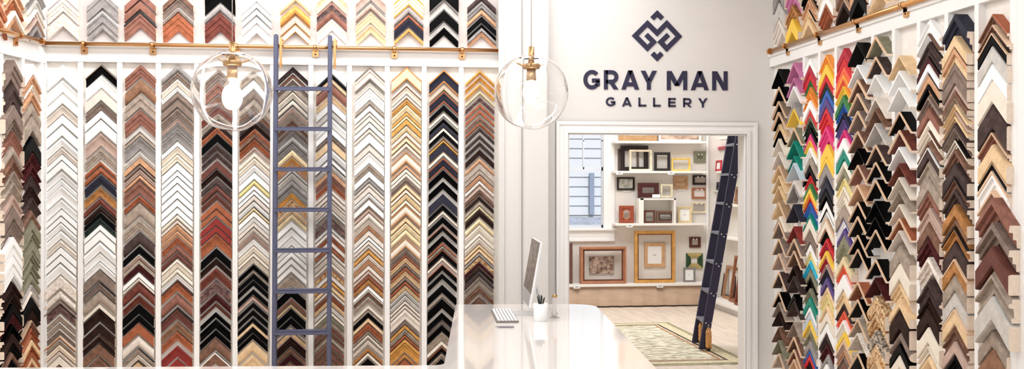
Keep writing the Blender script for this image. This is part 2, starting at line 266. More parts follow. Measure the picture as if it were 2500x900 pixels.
ru('sixth upper right column', 2098, '-60/40:n -24/28:K', 10)
ru('seventh upper right column', 2146, '-60/36:W -34/18:L', 0)

# keep those that show, find the 300 that show largest
SAMPLES = [s for s in SAMPLES if s['y']+s['t']+40 > 0]
order = sorted(range(len(SAMPLES)), key=lambda i: -SAMPLES[i]['vis'])
BIG = set(order[:300])
ORD = 'zeroth first second third fourth fifth sixth seventh eighth ninth tenth eleventh twelfth thirteenth fourteenth fifteenth sixteenth seventeenth eighteenth nineteenth twentieth'.split()
TENS = {2: 'twenty', 3: 'thirty', 4: 'forty'}; FULL = {20: 'twentieth', 30: 'thirtieth', 40: 'fortieth'}
def ordn(n): return ORD[n] if n <= 20 else FULL.get(n) or TENS[n//10]+'-'+ORD[n % 10]
def sample_T(s):
    w = s['wall']; base = w.pt(s['u'], s['z'], .001); cr, sr = math.cos(s['rot']), math.sin(s['rot'])
    return base, (lambda u, h, v: Vector((u*cr+v*sr, -h, -u*sr+v*cr)))
def prof_of(s):
    k = s['c']; r = random.random()
    if s['t'] < 9: return 'round' if r < .5 else 'flat'
    if k in 'KNWreobvpyatUqm': return 'flat' if r < .6 else ('step' if r < .8 else 'cove')
    return random.choice(['flat', 'cove', 'round', 'step', 'ridge'])
stuff_bm = bmesh.new(); stuff_m = []
def midx(m):
    if m not in stuff_m: stuff_m.append(m)
    return stuff_m.index(m)
for i, s in enumerate(SAMPLES):
    base, T = sample_T(s); pf = prof_of(s)
    if s['wall'] is RIGHT and s['t'] > 24: pf = random.choice(['flat', 'flat', 'step', 'ridge'])
    if s['front'] or (s['p'] > .06 and s['t'] < 13): pf = 'flat'
    l0 = LIP[s['lp'][0]] if s['lp'] else None; both = s['c'] in 'CGNVW' and l0 and s['t'] > 8
    if i in BIG:
        bm = bmesh.new(); mats = [pal(s['c']), RAW] + ([LIP['n'][1]] if s['front'] else [])
        add_chevron(bm, T, s['tv'], s['hw'], s['p'], pf, (0, 1), front=2 if s['front'] else None)
        o = link('corner_sample', bm, mats, loc=base, rz=s['wall'].a)
        if l0:      # the lip is a part of its own: a thin strip on the outer (and inner) edge
            for q, (t0, on) in enumerate(((0, True), (.86, both))):
                if not on: continue
                b2 = bmesh.new(); tv = s['tv']*.14
                T2 = lambda u, h, v, t0=t0: T(u, h + (s['p']*(.9 if pf != 'round' else .5) if t0 == 0 else s['p']*.5), v - t0*s['tv'])
                add_chevron(b2, lambda u, h, v: T(u, h*1.0, v - t0*s['tv']), tv, s['hw']+.0006, s['p']*1.06 if pf != 'cove' or t0 == 0 else s['p']*.7, 'flat', (0, 0))
                e = link('lip', b2, [l0[1]], parent=o); e['label'] = l0[0]+' lip'
        wd = 'deep' if s['front'] or (s['p'] > .06 and s['t'] < 13) else 'narrow' if s['t'] < 13 else ('medium' if s['t'] < 24 else 'wide')
        lab = f"{wd} {'pale-edged ' if s['front'] else ''}{PAL[s['c']][0]} corner sample" + (f" with {l0[0]} lip" if l0 else '') + f", {ordn(s['rank'])} down the {s['col']}"
        tag(o, lab, 'frame sample', 'moulding corner samples hung on the walls')
    else:
        b2 = s['wall']; R = Matrix.Rotation(s['wall'].a, 3, 'Z')
        TT = lambda u, h, v: base + R @ T(u, h, v)
        add_chevron(stuff_bm, TT, s['tv'], s['hw'], s['p'], pf, (midx(pal(s['c'])), midx(RAW)),
                    midx(l0[1]) if l0 else None, midx(l0[1]) if both else None, front=midx(LIP['n'][1]) if s['front'] else None)
tag(link('corner_samples', stuff_bm, stuff_m), 'the many narrower chevron corner samples stacked between the larger ones', 'frame sample', None, 'stuff')
print('SAMPLES', len(SAMPLES), 'big', len(BIG))
# ---------------------------------------------------------------- room shell
FLOORM = mat('whitewashed_planks', 'e2d2c2', .45, 0, .1, 3, (6, .5, 1))
BX = on_plane
bxl = corner.x
p_r = onY(1217, 450, D).x            # where the sample wall meets the white pillar
H = 3.7
LH = LEFT.pt(-5.5, 0)
def quadwall(name, wall, u0, u1, z0, z1, th, m):
    bm = bmesh.new(); wall.boxm(bm, u0, u1, z0, z1, -th, 0); return struct(name, bm, m)
quadwall('wall_back', BACK, bxl-.3, p_r, 0, H, .12, BOARD)
quadwall('wall_left', LEFT, -6.5, .02, 0, H, .12, BOARD)
ZB0 = BACK.uv(660, 158)[1]; ZB1 = BACK.uv(660, 112)[1]
# doorway wall
dl = onY(1385, 450, DW).x; dr = onY(1820, 450, DW).x; dt = onY(1600, 326, DW).z
bm = bmesh.new(); DOORW.boxm(bm, p_r+.02, dl, 0, H, -.16, 0); DOORW.boxm(bm, dr, XR, 0, H, -.16, 0); DOORW.boxm(bm, dl, dr, dt, H, -.16, 0)
struct('wall_doorway', bm, WALLM)
y_r0 = onX(2470, 450, XR).y
bm = bmesh.new(); RIGHT.boxm(bm, -DW-.16, 1.5, 0, H, -.14, 0); struct('wall_right', bm, BOARD)
# stretch of plain wall beyond the last sample column
bm = bmesh.new(); RIGHT.boxm(bm, -(onX(2486, 450, XR).y), 1.5, 0, H, 0, .035); struct('trim_1', bm, PAINT)
sbox('floor', (-4.5, -2.5, -.1), (5.2, 13.9, 0), FLOORM)
sbox('ceiling', (-4.5, -2.6, H), (5.2, 13.9, H+.1), PAINT)
# plaster of the upper sections (grey backing)
bm = bmesh.new(); BACK.boxm(bm, bxl, p_r, ZB1-.02, H, 0, .004); struct('trim_2', bm, PLAST)
bm = bmesh.new(); LEFT.boxm(bm, -5, 0, ZB1-.02, H, 0, .004); struct('trim_3', bm, PLAST)
# horizontal boards
def board(n, wall, u0, u1, z0, z1, h=.034):
    bm = bmesh.new(); wall.boxm(bm, u0, u1, z0, z1, 0, h); wall.boxm(bm, u0, u1, z1-.03, z1+.004, 0, h+.012); return struct(n, bm, PAINT)
board('trim_4', BACK, bxl, p_r, ZB0, ZB1)
board('trim_5', LEFT, -5.0, 0, ZB0-.015, ZB1)
zr0 = RIGHT.uv(2100, 101)[1]; zr1 = RIGHT.uv(2100, 60)[1]
board('trim_6', RIGHT, -DW+.002, -y_r0, zr0, zr1)
# column dividers, each a strip of its own
tn = [10]
def strip(wall, px, z0, z1, w=.034, h=.03, pyy=500, m=PAINT):
    u = wall.uv(px, pyy, h)[0]; bm = bmesh.new(); wall.boxm(bm, u-w/2, u+w/2, z0, z1, 0, h); tn[0] += 1; struct('trim_%d' % tn[0], bm, m)
cxs = [(153+144)/2, 244, 340, 432.5, 528, 619.5, 712, 806, 900.5, 990.5, 1081, 1170.5]
for a, b in zip(cxs, cxs[1:]): strip(BACK, (a+b)/2, 0, ZB0)
strip(BACK, 104, 0, H, .05, .03)
strip(LEFT, 103.5, 0, ZB0, .04); strip(LEFT, 57, 0, ZB0, .034); strip(LEFT, 4, 0, ZB0, .04)
for px in (1962, 2000, 2040, 2130, 2181, 2242, 2310, 2384, 2474): strip(RIGHT, px, 0, zr0, .034 if px < 2470 else .05, .036)
PILP = mat('pillar_paint', 'dedad6', .55)
# white pillar between the sample wall and the doorway wall
a0, a1 = onY(1217, 450, D-.1).x, onY(1278, 450, D-.1).x
sbox('trim_7', (a0, D-.1, 0), (a1+.01, DW-.001, H), PILP, .004)
b0, b1 = onY(1280, 450, D-.2).x, onY(1340, 450, D-.2).x
sbox('trim_8', (b0, D-.2, 0), (b1, DW-.001, H), PILP, .006)
bm = bmesh.new(); x = onY(1226, 450, D-.1).x; box(bm, (x, D-.112, 0), (x+.012, D-.1, H)); x = onY(1268, 450, D-.1).x; box(bm, (x, D-.112, 0), (x+.012, D-.1, H)); struct('trim_9', bm, PILP)
# door casing: stepped moulding
def casing():
    bm = bmesh.new(); w = onY(1385, 450, DW).x - onY(1367, 450, DW).x + .03
    for (i0, i1, h) in ((0, w, .018), (0, w*.34, .03), (w*.72, w, .026), (-.012, .012, .012)):
        box(bm, (dl-i1, DW-h, 0), (dl-i0, DW, dt+i0)); box(bm, (dr+i0, DW-h, 0), (dr+i1, DW, dt+i0)); box(bm, (dl-i1, DW-h, dt+i0), (dr+i1, DW, dt+i1))
    return bm
struct('door_1', casing(), PAINT)
sbox('wall_front', (-4.5, -2.6, 0), (5.2, -2.5, .4), WALLM)

# ---------------------------------------------------------------- brass rails
def rail(wall, p0, p1, brackets, zz, name, lab, h=.075, r=.0135):
    a = wall.uv(p0[0], p0[1], h)[0]; b = wall.uv(p1[0], p1[1], h)[0]
    root = empty(name, wall.pt(a, zz, 0), wall.a)
    bm = bmesh.new(); tube(bm, (0, -h, 0), (b-a, -h, 0), r, 16); link('rail_tube', bm, BRASS, parent=root)
    bm = bmesh.new(); tube(bm, (-.012, -h, 0), (.012, -h, 0), r*1.5, 16); link('end_cap', bm, BRASS, parent=root)
    bm = bmesh.new(); tube(bm, (b-a-.012, -h, 0), (b-a+.012, -h, 0), r*1.5, 16); link('end_cap', bm, BRASS, parent=root)
    for px, py in brackets:
        u = wall.uv(px, py, .05)[0]-a; bm = bmesh.new()
        box(bm, (u-.021, -.046, -.062), (u+.021, -.0465+.012, -.018)); box(bm, (u-.012, -h-.008, -.02), (u+.012, -.034, -.006))
        tube(bm, (u-.012, -h, 0), (u+.012, -h, 0), r*1.35, 14)
        bk_ = link('bracket', bm, BRASS, parent=root)
        bm = bmesh.new(); tube(bm, (u, -.0475, -.044), (u, -.0445, -.044), .006, 12); link('screw', bm, mat('dark_screw', '3a2418', .4, .6), parent=bk_)
    tag(root, lab, 'rail'); return root
zrail = BACK.uv(660, 114, .075)[1]
rail(BACK, (106, 107), (1222, 122), [(205, 120), (373, 121), (578, 124), (770, 128), (963, 129), (1128, 130)], zrail, 'ladder_rail', 'long polished brass ladder rail across the back wall above the tall sample columns')
rail(LEFT, (-60, 75), (102, 105), [(42, 98)], zrail, 'ladder_rail', 'short brass ladder rail on the left wall up to the corner')
rail(RIGHT, (1880, 125), (2330, -30), [(1920, 120), (1998, 92), (2092, 57), (2208, 12)], RIGHT.uv(2100, 49, .06)[1], 'ladder_rail', 'polished brass ladder rail on the right wall above the colourful samples', h=.06, r=.015)

# ---------------------------------------------------------------- slate blue ladder on the sample wall
yt, yb = D-.13, D-.27; ztop = onY(670, 84, yt).z
def lad_pt(px, z):        # ladder plane leans a little towards the wall at the top
    y = yb + (yt-yb)*z/ztop; p = onY(px, 450, y); return Vector((p.x, y, z))
lad = empty('library_ladder', (onY(738, 450, yb).x, yb, 0))
org = lad.location.copy()
for px in (671.5, 804.5):
    bm = bmesh.new(); x = onY(px, 450, (yt+yb)/2).x-org.x; n = 1
    a = [(-.0145, -.035), (.0145, -.035), (.0145, .035), (-.0145, .035)]
    A = [bm.verts.new((x+u, v, 0)) for u, v in a]; B = [bm.verts.new((x+u, yt-yb+v*.8, ztop)) for u, v in a]
    for i in range(4): bm.faces.new((A[i], A[(i+1) % 4], B[(i+1) % 4], B[i]))
    bm.faces.new(A[::-1]); bm.faces.new(B)
    bmesh.ops.bevel(bm, geom=bm.edges[:], offset=.006, segments=2, affect='EDGES')
    link('side_rail', bm, SLATE, parent=lad)
    bm = bmesh.new(); xx = x+.034
    zt = onY(683, 92, yt).z; zl = onY(683, 166, yt).z; yy = yt-yb
    box(bm, (xx-.010, yy-.02, zl), (xx+.006, yy+.0, zt), 0, .003); tube(bm, (xx-.03, yy-.01, zt-.05), (xx+.016, yy-.01, zt-.05), .009, 10)
    tube(bm, (xx-.002, yy+.052, zt-.035), (xx+.012, yy+.052, zt-.035), .032, 18); box(bm, (xx, yy-.01, zt-.045), (xx+.01, yy+.06, zt-.03))
    tube(bm, (xx-.002, yy-.028, zl+.03), (xx-.002, yy-.018, zl+.03), .012, 12)
    link('rail_hook', bm, BRASS, parent=lad)
x0 = onY(671.5, 450, (yt+yb)/2).x-org.x; x1 = onY(804.5, 450, (yt+yb)/2).x-org.x
zs = []
for py in (213, 312, 411, 510, 609, 708, 808): zs.append(onY(738, py, (yt+yb)/2-.03).z)
st = (zs[0]-zs[-1])/6; zs += [zs[-1]-st]
for z in zs:
    y = (yt-yb)*z/ztop; bm = bmesh.new()
    box(bm, (x0, y-.04, z-.013), (x1, y+.045, z+.009), 0, .004); box(bm, (x0, y-.042, z-.019), (x1, y-.032, z+.004), 0, .002)
    link('rung', bm, SLATE, parent=lad)
tag(lad, 'slate blue library ladder hooked on the brass rail before the sample wall', 'ladder')

# ---------------------------------------------------------------- pendants
GLASS = mat('clear_blown_glass', 'ffffff', 0.0, 0, trans=1, ior=1.28)
BULB = mat('lit_bulb', 'fff0dc', .4, emit=14)
BULBS = mat('bright_lit_bulb', 'fff4e6', .4, emit=35)
CORD = mat('pale_cord', 'cfc4bc', .5)
def pendant(cx, cy, rpx, zc, br, lab):
    k = zc/F; c = CAM + RT*((cx-1250)*k) + FW*zc + Vector((0, 0, (450-cy)*k)); R = rpx*k
    root = empty('globe_pendant', c)
    bm = bmesh.new(); prof = []
    ns = 44; a0 = math.asin(.10/ .19*.55)   # neck opening
    for i in range(ns+1):
        t = a0 + (math.pi-a0)*i/ns; prof.append((max(.0001, math.sin(t)), math.cos(t)))
    rnd = random.Random(3)
    def shell(sc, flip):
        lathe(bm, [(r*R*sc, z*R*sc) for r, z in prof], n=64)
    shell(1, 0); shell(.985, 1)
    for v in bm.verts:
        p = v.co.copy(); d = p.normalized(); w = .0022*math.sin(7*d.x+3*d.z)*math.sin(5*d.y-4*d.z)*R/.19
        v.co += d*w
    # join the two shells at the neck
    ring_n = 64; vs = list(bm.verts); per = (ns+1)*ring_n
    A = vs[:ring_n]; B = vs[per:per+ring_n]
    for i in range(ring_n): bm.faces.new((A[i], B[i], B[(i+1) % ring_n], A[(i+1) % ring_n]))
    bmesh.ops.remove_doubles(bm, verts=bm.verts[:], dist=.0003)
    bmesh.ops.recalc_face_normals(bm, faces=bm.faces[:])
    link('glass_globe', bm, GLASS, parent=root, smooth=True)
    u = R/91.0
    bm = bmesh.new(); tube(bm, (0, 0, 108*u), (0, 0, H-c.z), .0022, 8); link('cord', bm, CORD, parent=root)
    bm = bmesh.new(); tube(bm, (0, 0, 60*u), (0, 0, 111*u), 7.2*u, 20); link('stem', bm, BRASSD, parent=root)
    bm = bmesh.new(); lathe(bm, [(.001, 69*u), (20*u, 69*u), (21*u, 66*u), (21*u, 60*u), (20*u, 57*u), (.001, 57*u)], n=28); link('collar', bm, BRASSD, parent=root)
    for q in range(3):
        an = math.radians(20+120*q); bm = bmesh.new()
        tube(bm, (18*u*math.cos(an), 18*u*math.sin(an), 63*u), (46*u*math.cos(an), 46*u*math.sin(an), 77*u), 2.2*u, 10); link('arm', bm, BRASSD, parent=root)
    bm = bmesh.new(); lathe(bm, [(.001, 57*u), (11*u, 57*u), (12*u, 30*u), (11.5*u, 29*u), (.001, 29*u)], n=24); sk = link('socket', bm, BRASSD, parent=root)
    bm = bmesh.new(); b = 12*u*br
    lathe(bm, [(.0005, -b*1.9)]+[(b*math.sin(math.pi*(1-j/12))**.9+.0005, b*(-.6)-b*1.3*math.cos(math.pi*j/12)) for j in range(1, 12)]+[(6*u, 30*u)], n=24)
    link('bulb', bm, BULBS if br > 1.2 else BULB, parent=sk)
    tag(root, lab, 'pendant light', 'clear glass globe pendants')
    l = bpy.data.lights.new('bulb_light', 'POINT'); l.energy = 8 if br > 1.2 else 1.5; l.color = (1, .86, .7); l.shadow_soft_size = .03
    lo = bpy.data.objects.new('bulb_light', l); COL.objects.link(lo); lo.location = c; lo.parent = None
    return root
pendant(567, 222, 98, 4.85, 1.9, 'clear glass globe pendant with glaring bulb in front of the sample wall')
pendant(1297, 225, 91, 5.2, 1.0, 'clear glass globe pendant with dim bulb in front of the white pillar')

# ---------------------------------------------------------------- wall sign
SIGN = mat('sign_navy', '2c2a44', .45)
def fromtile(x, y, d): # tile pixels (3x zoom of the sign) to the doorway wall
    p = onY(1400+x/3, y/3, DW); return Vector((p.x, DW-.0005-d, p.z))
def stroke(pts, w, closed=False):
    L, Rr = [], []; n = len(pts)
    for i in range(n):
        p = Vector(pts[i]).to_2d() if len(pts[i]) == 3 else Vector(pts[i])
        a = (p-Vector(pts[i-1])).normalized() if i > 0 or closed else None
        b = (Vector(pts[(i+1) % n])-p).normalized() if i < n-1 or closed else None
        if a is None: nn = Vector((-b.y, b.x)); k = 1
        elif b is None: nn = Vector((-a.y, a.x)); k = 1
        else:
            na, nb = Vector((-a.y, a.x)), Vector((-b.y, b.x)); nn = (na+nb).normalized(); k = 1/max(.35, nn.dot(na))
        L.append(p+nn*w/2*k); Rr.append(p-nn*w/2*k)
    return L, Rr
def add_stroke(bm, pts, w, fn, d):
    if pts[0] == 'q':
        _, xa, ya, xb, yb, hd = pts; prism(bm, [(xa-hd, ya), (xa+hd, ya), (xb+hd, yb), (xb-hd, yb)], fn, d*.98); return
    pts = [p for i, p in enumerate(pts) if i == 0 or (Vector(p)-Vector(pts[i-1])).length > .3]
    L, Rr = stroke(pts, w)
    def q(p, dd): return bm.verts.new(fn(p.x, p.y, dd))
    a = [(q(l, 0), q(r, 0), q(l, d), q(r, d)) for l, r in zip(L, Rr)]
    for u, v in zip(a, a[1:]):
        bm.faces.new((u[2], v[2], v[3], u[3])); bm.faces.new((u[0], v[0], v[2], u[2])); bm.faces.new((u[1], v[1], v[3], u[3])); bm.faces.new((u[0], v[0], v[1], u[1]))
    bm.faces.new((a[0][0], a[0][1], a[0][3], a[0][2])); bm.faces.new((a[-1][0], a[-1][1], a[-1][3], a[-1][2]))
def arc(cx, cy, rx, ry, a0, a1, n=22): return [(cx+rx*math.cos(math.radians(a0+(a1-a0)*i/n)), cy+ry*math.sin(math.radians(a0+(a1-a0)*i/n))) for i in range(n+1)]
def glyph(ch, x0, x1, y0, y1, w):
    """strokes in tile pixels, y down, given the outer box"""
    h = w/2; W = x1-x0; Hh = y1-y0; l, r, t, b = x0+h, x1-h, y0+h, y1-h; m = (x0+x1)/2; S_ = []
    if ch == 'G':
        cx = m+W*.02; S_ = [arc(cx, (y0+y1)/2, W/2-h+W*.02, Hh/2-h, -38, -325, 30)[:-1]]
        e = S_[0][-1]; S_[0] += [(r, e[1]), (r, (y0+y1)/2+h*.2)][:0]
        ym = (y0+y1)/2+h*.4
        S_ = [arc(cx, (y0+y1)/2, W/2-h+W*.02, Hh/2-h, -42, -318, 30), [(m+W*.02, ym), (x1, ym)], [(x1-h, ym), (x1-h, y1-Hh*.17)]]
    elif ch == 'R':
        by = y0+Hh*.60; R_ = (by-t)/2; hd = w*.6
        S_ = [[(l, y0), (l, y1)], [(l, t), (r-R_, t)]+arc(r-R_, t+R_, R_, R_, -90, 90, 14)+[(r-R_, by), (l, by)], ('q', m-W*.02, by, x1-hd, y1, hd)]
    elif ch == 'A': hd = w*.55; S_ = [('q', x0+hd, y1, m, y0, hd), ('q', x1-hd, y1, m, y0, hd), [(x0+W*.25, y1-Hh*.27), (x1-W*.25, y1-Hh*.27)]]
    elif ch == 'Y': hd = w*.58; S_ = [('q', x0+hd, y0, m, y0+Hh*.62, hd), ('q', x1-hd, y0, m, y0+Hh*.62, hd), [(m, y0+Hh*.52), (m, y1)]]
    elif ch == 'M': hd = w*.6; S_ = [[(l, y1), (l, y0)], [(r, y0), (r, y1)], ('q', x0+hd, y0, m, y0+Hh*.78, hd), ('q', x1-hd, y0, m, y0+Hh*.78, hd)]
    elif ch == 'N': hd = w*.62; S_ = [[(l, y1), (l, y0)], [(r, y0), (r, y1)], ('q', x0+hd, y0, x1-hd, y1, hd)]
    elif ch == 'L': S_ = [[(l, y0), (l, y1)], [(l, b), (x1, b)]]
    elif ch == 'E': S_ = [[(l, y0), (l, y1)], [(l, t), (x1, t)], [(l, (y0+y1)/2), (x1-W*.06, (y0+y1)/2)], [(l, b), (x1, b)]]
    return S_
sg = empty('gallery_sign', fromtile(612, 400, 0)); sg_o = sg.location.copy()
FT = lambda x, y, d: fromtile(x, y, d)-sg_o
for pth in ([(575, 137), (612, 100), (650, 137)], [(577, 390), (612, 425), (646, 390)]):
    bm = bmesh.new(); add_stroke(bm, pth, 35, FT, .006); link('emblem_tip', bm, SIGN, parent=sg)
bm = bmesh.new()
add_stroke(bm, [(531, 253), (586, 308), (541, 353), (451, 262), (541, 172), (612, 243), (682, 172), (771, 267), (682, 356), (638, 308), (694, 254)], 35, FT, .006)
link('emblem_knot', bm, SIGN, parent=sg)
for ch, a, b, y0, y1 in (('G',72,192,512,654),('R',222,328,514,654),('A',350,480,516,655),('Y',492,610,518,657),('M',683,832,520,659),('A',858,990,521,660),('N',1015,1128,522,661)):
    bm = bmesh.new()
    for s_ in glyph(ch, a, b, y0, y1, 29): add_stroke(bm, s_, 29, FT, .006)
    link('letter', bm, SIGN, parent=sg)
for ch, a, b, y0, y1 in (('G',236,306,711,778),('A',355,426,713,779),('L',475,533,714,780),('L',582,638,715,781),('E',693,748,717,783),('R',802,863,718,784),('Y',912,981,719,786)):
    bm = bmesh.new()
    for s_ in glyph(ch, a, b, y0, y1, 14.5): add_stroke(bm, s_, 14.5, FT, .005)
    link('letter', bm, SIGN, parent=sg)
tag(sg, 'navy gallery name and diamond knot emblem on the wall above the doorway', 'sign')
# ---------------------------------------------------------------- glossy white desk
ZD = .88
DA = math.radians(7.07-1.83)         # its long side runs this much right of the room's depth
dfw = Vector((math.sin(DA), math.cos(DA), 0)); drt = Vector((math.cos(DA), -math.sin(DA), 0))
def dl_(px, py): p = onZ(px, py, ZD); return p.dot(drt), p.dot(dfw)
uL = (dl_(1108, 760)[0]+dl_(1089, 875)[0])/2; vF = dl_(1280, 742)[1]; uR = (dl_(1500, 790)[0]+dl_(1600, 900)[0])/2; vA = dl_(500, 894)[1]
DESK = mat('glossy_white_lacquer', 'eae3de', .06, coat=.6); DESKB = mat('white_desk_body', 'ece6e0', .4)
def rc(cx, cy, r, a0, a1, n=8): return [(cx+r*math.cos(math.radians(a0+(a1-a0)*i/n)), cy+r*math.sin(math.radians(a0+(a1-a0)*i/n))) for i in range(n+1)]
vN = vA-.85
outline = [(-2.42, vN), (uR, vN)] + rc(uR-.16, vF-.16, .16, 0, 90) + rc(uL+.012, vF-.012, .012, 90, 180, 3) + rc(uL-.05, vA+.05, .05, 0, -90) + [(-2.42, vA)]
droot = empty('reception_desk', (0, 0, 0), -DA)
bm = bmesh.new(); prism(bm, outline, lambda x, y, d: Vector((x, y, ZD-.045+d)), .045)
es = [e for e in bm.edges if all(v.co.z > ZD-.001 for v in e.verts) and len(e.link_faces) == 2 and abs(e.link_faces[0].normal.z-e.link_faces[1].normal.z) > .3]
bmesh.ops.recalc_face_normals(bm, faces=bm.faces[:])
link('worktop', bm, DESK, parent=droot)
bm = bmesh.new(); box(bm, (uL+.12, vN+.25, 0), (uR-.12, vF-.25, ZD-.045)); box(bm, (-2.38, vN+.2, 0), (uL+.11, vA-.12, ZD-.045)); link('body', bm, DESKB, parent=droot)
tag(droot, 'long L-shaped glossy white counter desk with rounded corners', 'desk')
def dp(px, py): return onZ(px, py, ZD)

# computer seen from the side, screen to the left
ALU = mat('silver_aluminium', 'dcdcde', .3, .6); SCR = mat('dark_screen_glass', '5e5650', .35, spec=.2, hex2='8a8078', scale=14, stretch=(.6, .6, 3)); WHT = mat('white_plastic', 'f2f2f2', .35)
def camp(px, py, zc): k = zc/F; return CAM + RT*((px-1250)*k) + FW*zc + Vector((0, 0, (450-py)*k))
ZN, ZF = 5.85, 6.37
A_ = camp(1291, 750, ZN); B_ = camp(1319, 591, ZN); F_ = camp(1274, 702, ZF)
ex = (F_-A_); ex.z = 0; w_ = .528; ex.normalize()        # along the screen, away from the camera
up = (B_-A_); h_ = up.length; up = (up-ex*up.dot(ex)).normalized(); nn = ex.cross(up).normalized()
if nn.dot(RT) > 0: nn = -nn                               # screen faces left
base_c = A_+ex*w_/2; bp_ = Vector((base_c.x, base_c.y, ZD))
comp = empty('desktop_computer', bp_)
def cbox(bm, s0, s1, t0, t1, d0, d1):
    vs = [bm.verts.new(A_-bp_+ex*s+up*t+nn*d) for s, t, d in ((s0,t0,d0),(s1,t0,d0),(s1,t0,d1),(s0,t0,d1),(s0,t1,d0),(s1,t1,d0),(s1,t1,d1),(s0,t1,d1))]
    for f in ((0,3,2,1),(4,5,6,7),(0,1,5,4),(1,2,6,5),(2,3,7,6),(3,0,4,7)): bm.faces.new([vs[i] for i in f])
bm = bmesh.new(); cbox(bm, 0, w_, 0, h_, -.012, 0); cbox(bm, .06, w_-.06, .05, h_-.06, -.03, -.012); link('casing', bm, WHT, parent=comp)
bm = bmesh.new(); cbox(bm, .004, w_-.004, .002, h_*.2, 0, .002); link('chin', bm, ALU, parent=comp)
bm = bmesh.new(); cbox(bm, .004, w_-.004, h_*.205, h_-.004, 0, .002); link('screen', bm, SCR, parent=comp)
bm = bmesh.new()
q = lambda s, t, d: A_-bp_+ex*s+up*t+nn*d
hp = q(w_/2, h_*.35, -.03); px_ = -nn.copy(); px_.z = 0; px_.normalize()
def slab(a, b, th, hw_s):
    vs = [bm.verts.new(p+ex*s+Vector((0, 0, z))) for p in (a, b) for s in (-hw_s, hw_s) for z in (0, th)]
    for f in ((0,1,3,2),(4,6,7,5),(0,4,5,1),(2,3,7,6),(0,2,6,4),(1,5,7,3)): bm.faces.new([vs[i] for i in f])
slab(px_*-.075, px_*.115, .007, .09)
nk = px_*.105+Vector((0, 0, .004)); tp = hp
vs = [bm.verts.new(p+ex*s+px_*o_) for p in (nk, tp) for s in (-.08, .08) for o_ in (0, .008)]
for f in ((0,1,3,2),(4,6,7,5),(0,4,5,1),(2,3,7,6),(0,2,6,4),(1,5,7,3)): bm.faces.new([vs[i] for i in f])
link('stand', bm, ALU, parent=comp)
tag(comp, 'slim silver desktop computer seen edge-on on the white desk', 'computer')

# keyboard and stylus
k0, k1, k2, k3 = dp(1206, 787), dp(1262, 787), dp(1252, 757), dp(1203, 758)
ko = (k0+k1+k2+k3)/4; ku = ((k1-k0)+(k2-k3)).normalized(); kv = Vector((-ku.y, ku.x, 0)); kw = ((k1-k0).length+(k2-k3).length)/2; kh = ((k3-k0).length+(k2-k1).length)/2
kb = empty('keyboard', ko); kb.rotation_euler.z = math.atan2(ku.y, ku.x)
bm = bmesh.new(); box(bm, (-kw/2, -kh/2, 0), (kw/2, kh/2, .009), 0, .003); link('body', bm, mat('keyboard_aluminium', '8d827c', .4, .3), parent=kb)
for i in range(6):
    bm = bmesh.new(); cw = (kw-.012)/6; rws = 11 if i != 1 else 6; a = -kh/2+.006
    for j in range(rws):
        ln = (kh-.012)/rws; box(bm, (-kw/2+.006+cw*i+.004, a+.0012, .009), (-kw/2+.006+cw*(i+1)-.002, a+ln-.0012, .013)); a += ln
    link('key_row', bm, WHT, parent=kb)
tag(kb, 'white keyboard with long key rows lying left of the computer', 'keyboard')
s0, s1 = dp(1207, 799), dp(1256, 799); so = (s0+s1)/2; L = (s1-s0).length
bm = bmesh.new(); prof = [(.0005, -L/2), (.003, -L/2+.012), (.0055, -L/2+.03), (.0055, L/2-.01), (.003, L/2)]; lathe(bm, prof, n=14)
bmesh.ops.rotate(bm, verts=bm.verts, matrix=Matrix.Rotation(math.radians(90), 3, 'Y'))
tag(link('stylus_pen', bm, mat('grey_pen', '9a9298', .3, .3), loc=so+Vector((0, 0, .0056)), rz=math.atan2((s1-s0).y, (s1-s0).x)), 'slim grey pen lying in front of the keyboard', 'pen')

# white cup with black pencils
c0 = dp(1320, 784); zc = (c0-CAM).dot(FW); k = zc/F; r = 17.5*k; hc = 43*k
c0 = c0+FW*r*.6
cup = empty('pencil_cup', c0); bm = bmesh.new()
lathe(bm, [(.001, 0), (r*.94, 0), (r*.96, .004), (r, hc), (r*.94, hc), (r*.9, .008), (.001, .008)], n=32); link('cup_body', bm, WHT, parent=cup)
tag(cup, 'plain white cylindrical cup full of dark pencils on the desk', 'cup')
rnd = random.Random(5)
PEN = mat('black_pencil', '15130f', .4); 
for i in range(9):
    an = i*2.399; rr = r*.55*math.sqrt((i+.5)/9); ti = .25+.1*rnd.random()
    bot = Vector((-rr*.5*math.cos(an), -rr*.5*math.sin(an), .01)); tp = Vector((rr*1.25*math.cos(an), rr*1.25*math.sin(an), hc+(.03+.022*rnd.random())))
    bm = bmesh.new(); d = (tp-bot); tube(bm, bot, bot+d*.93, .0033, 6); tube(bm, bot+d*.93, tp, .0033, 6, r2=.0006)
    side = RT.dot(tp); pos = 'left' if side < -.01 else ('right' if side > .01 else 'middle')
    tag(link('pencil', bm, PEN, loc=c0), 'dark pencil standing among others in the white cup', 'pencil', 'dark pencils in the white cup')

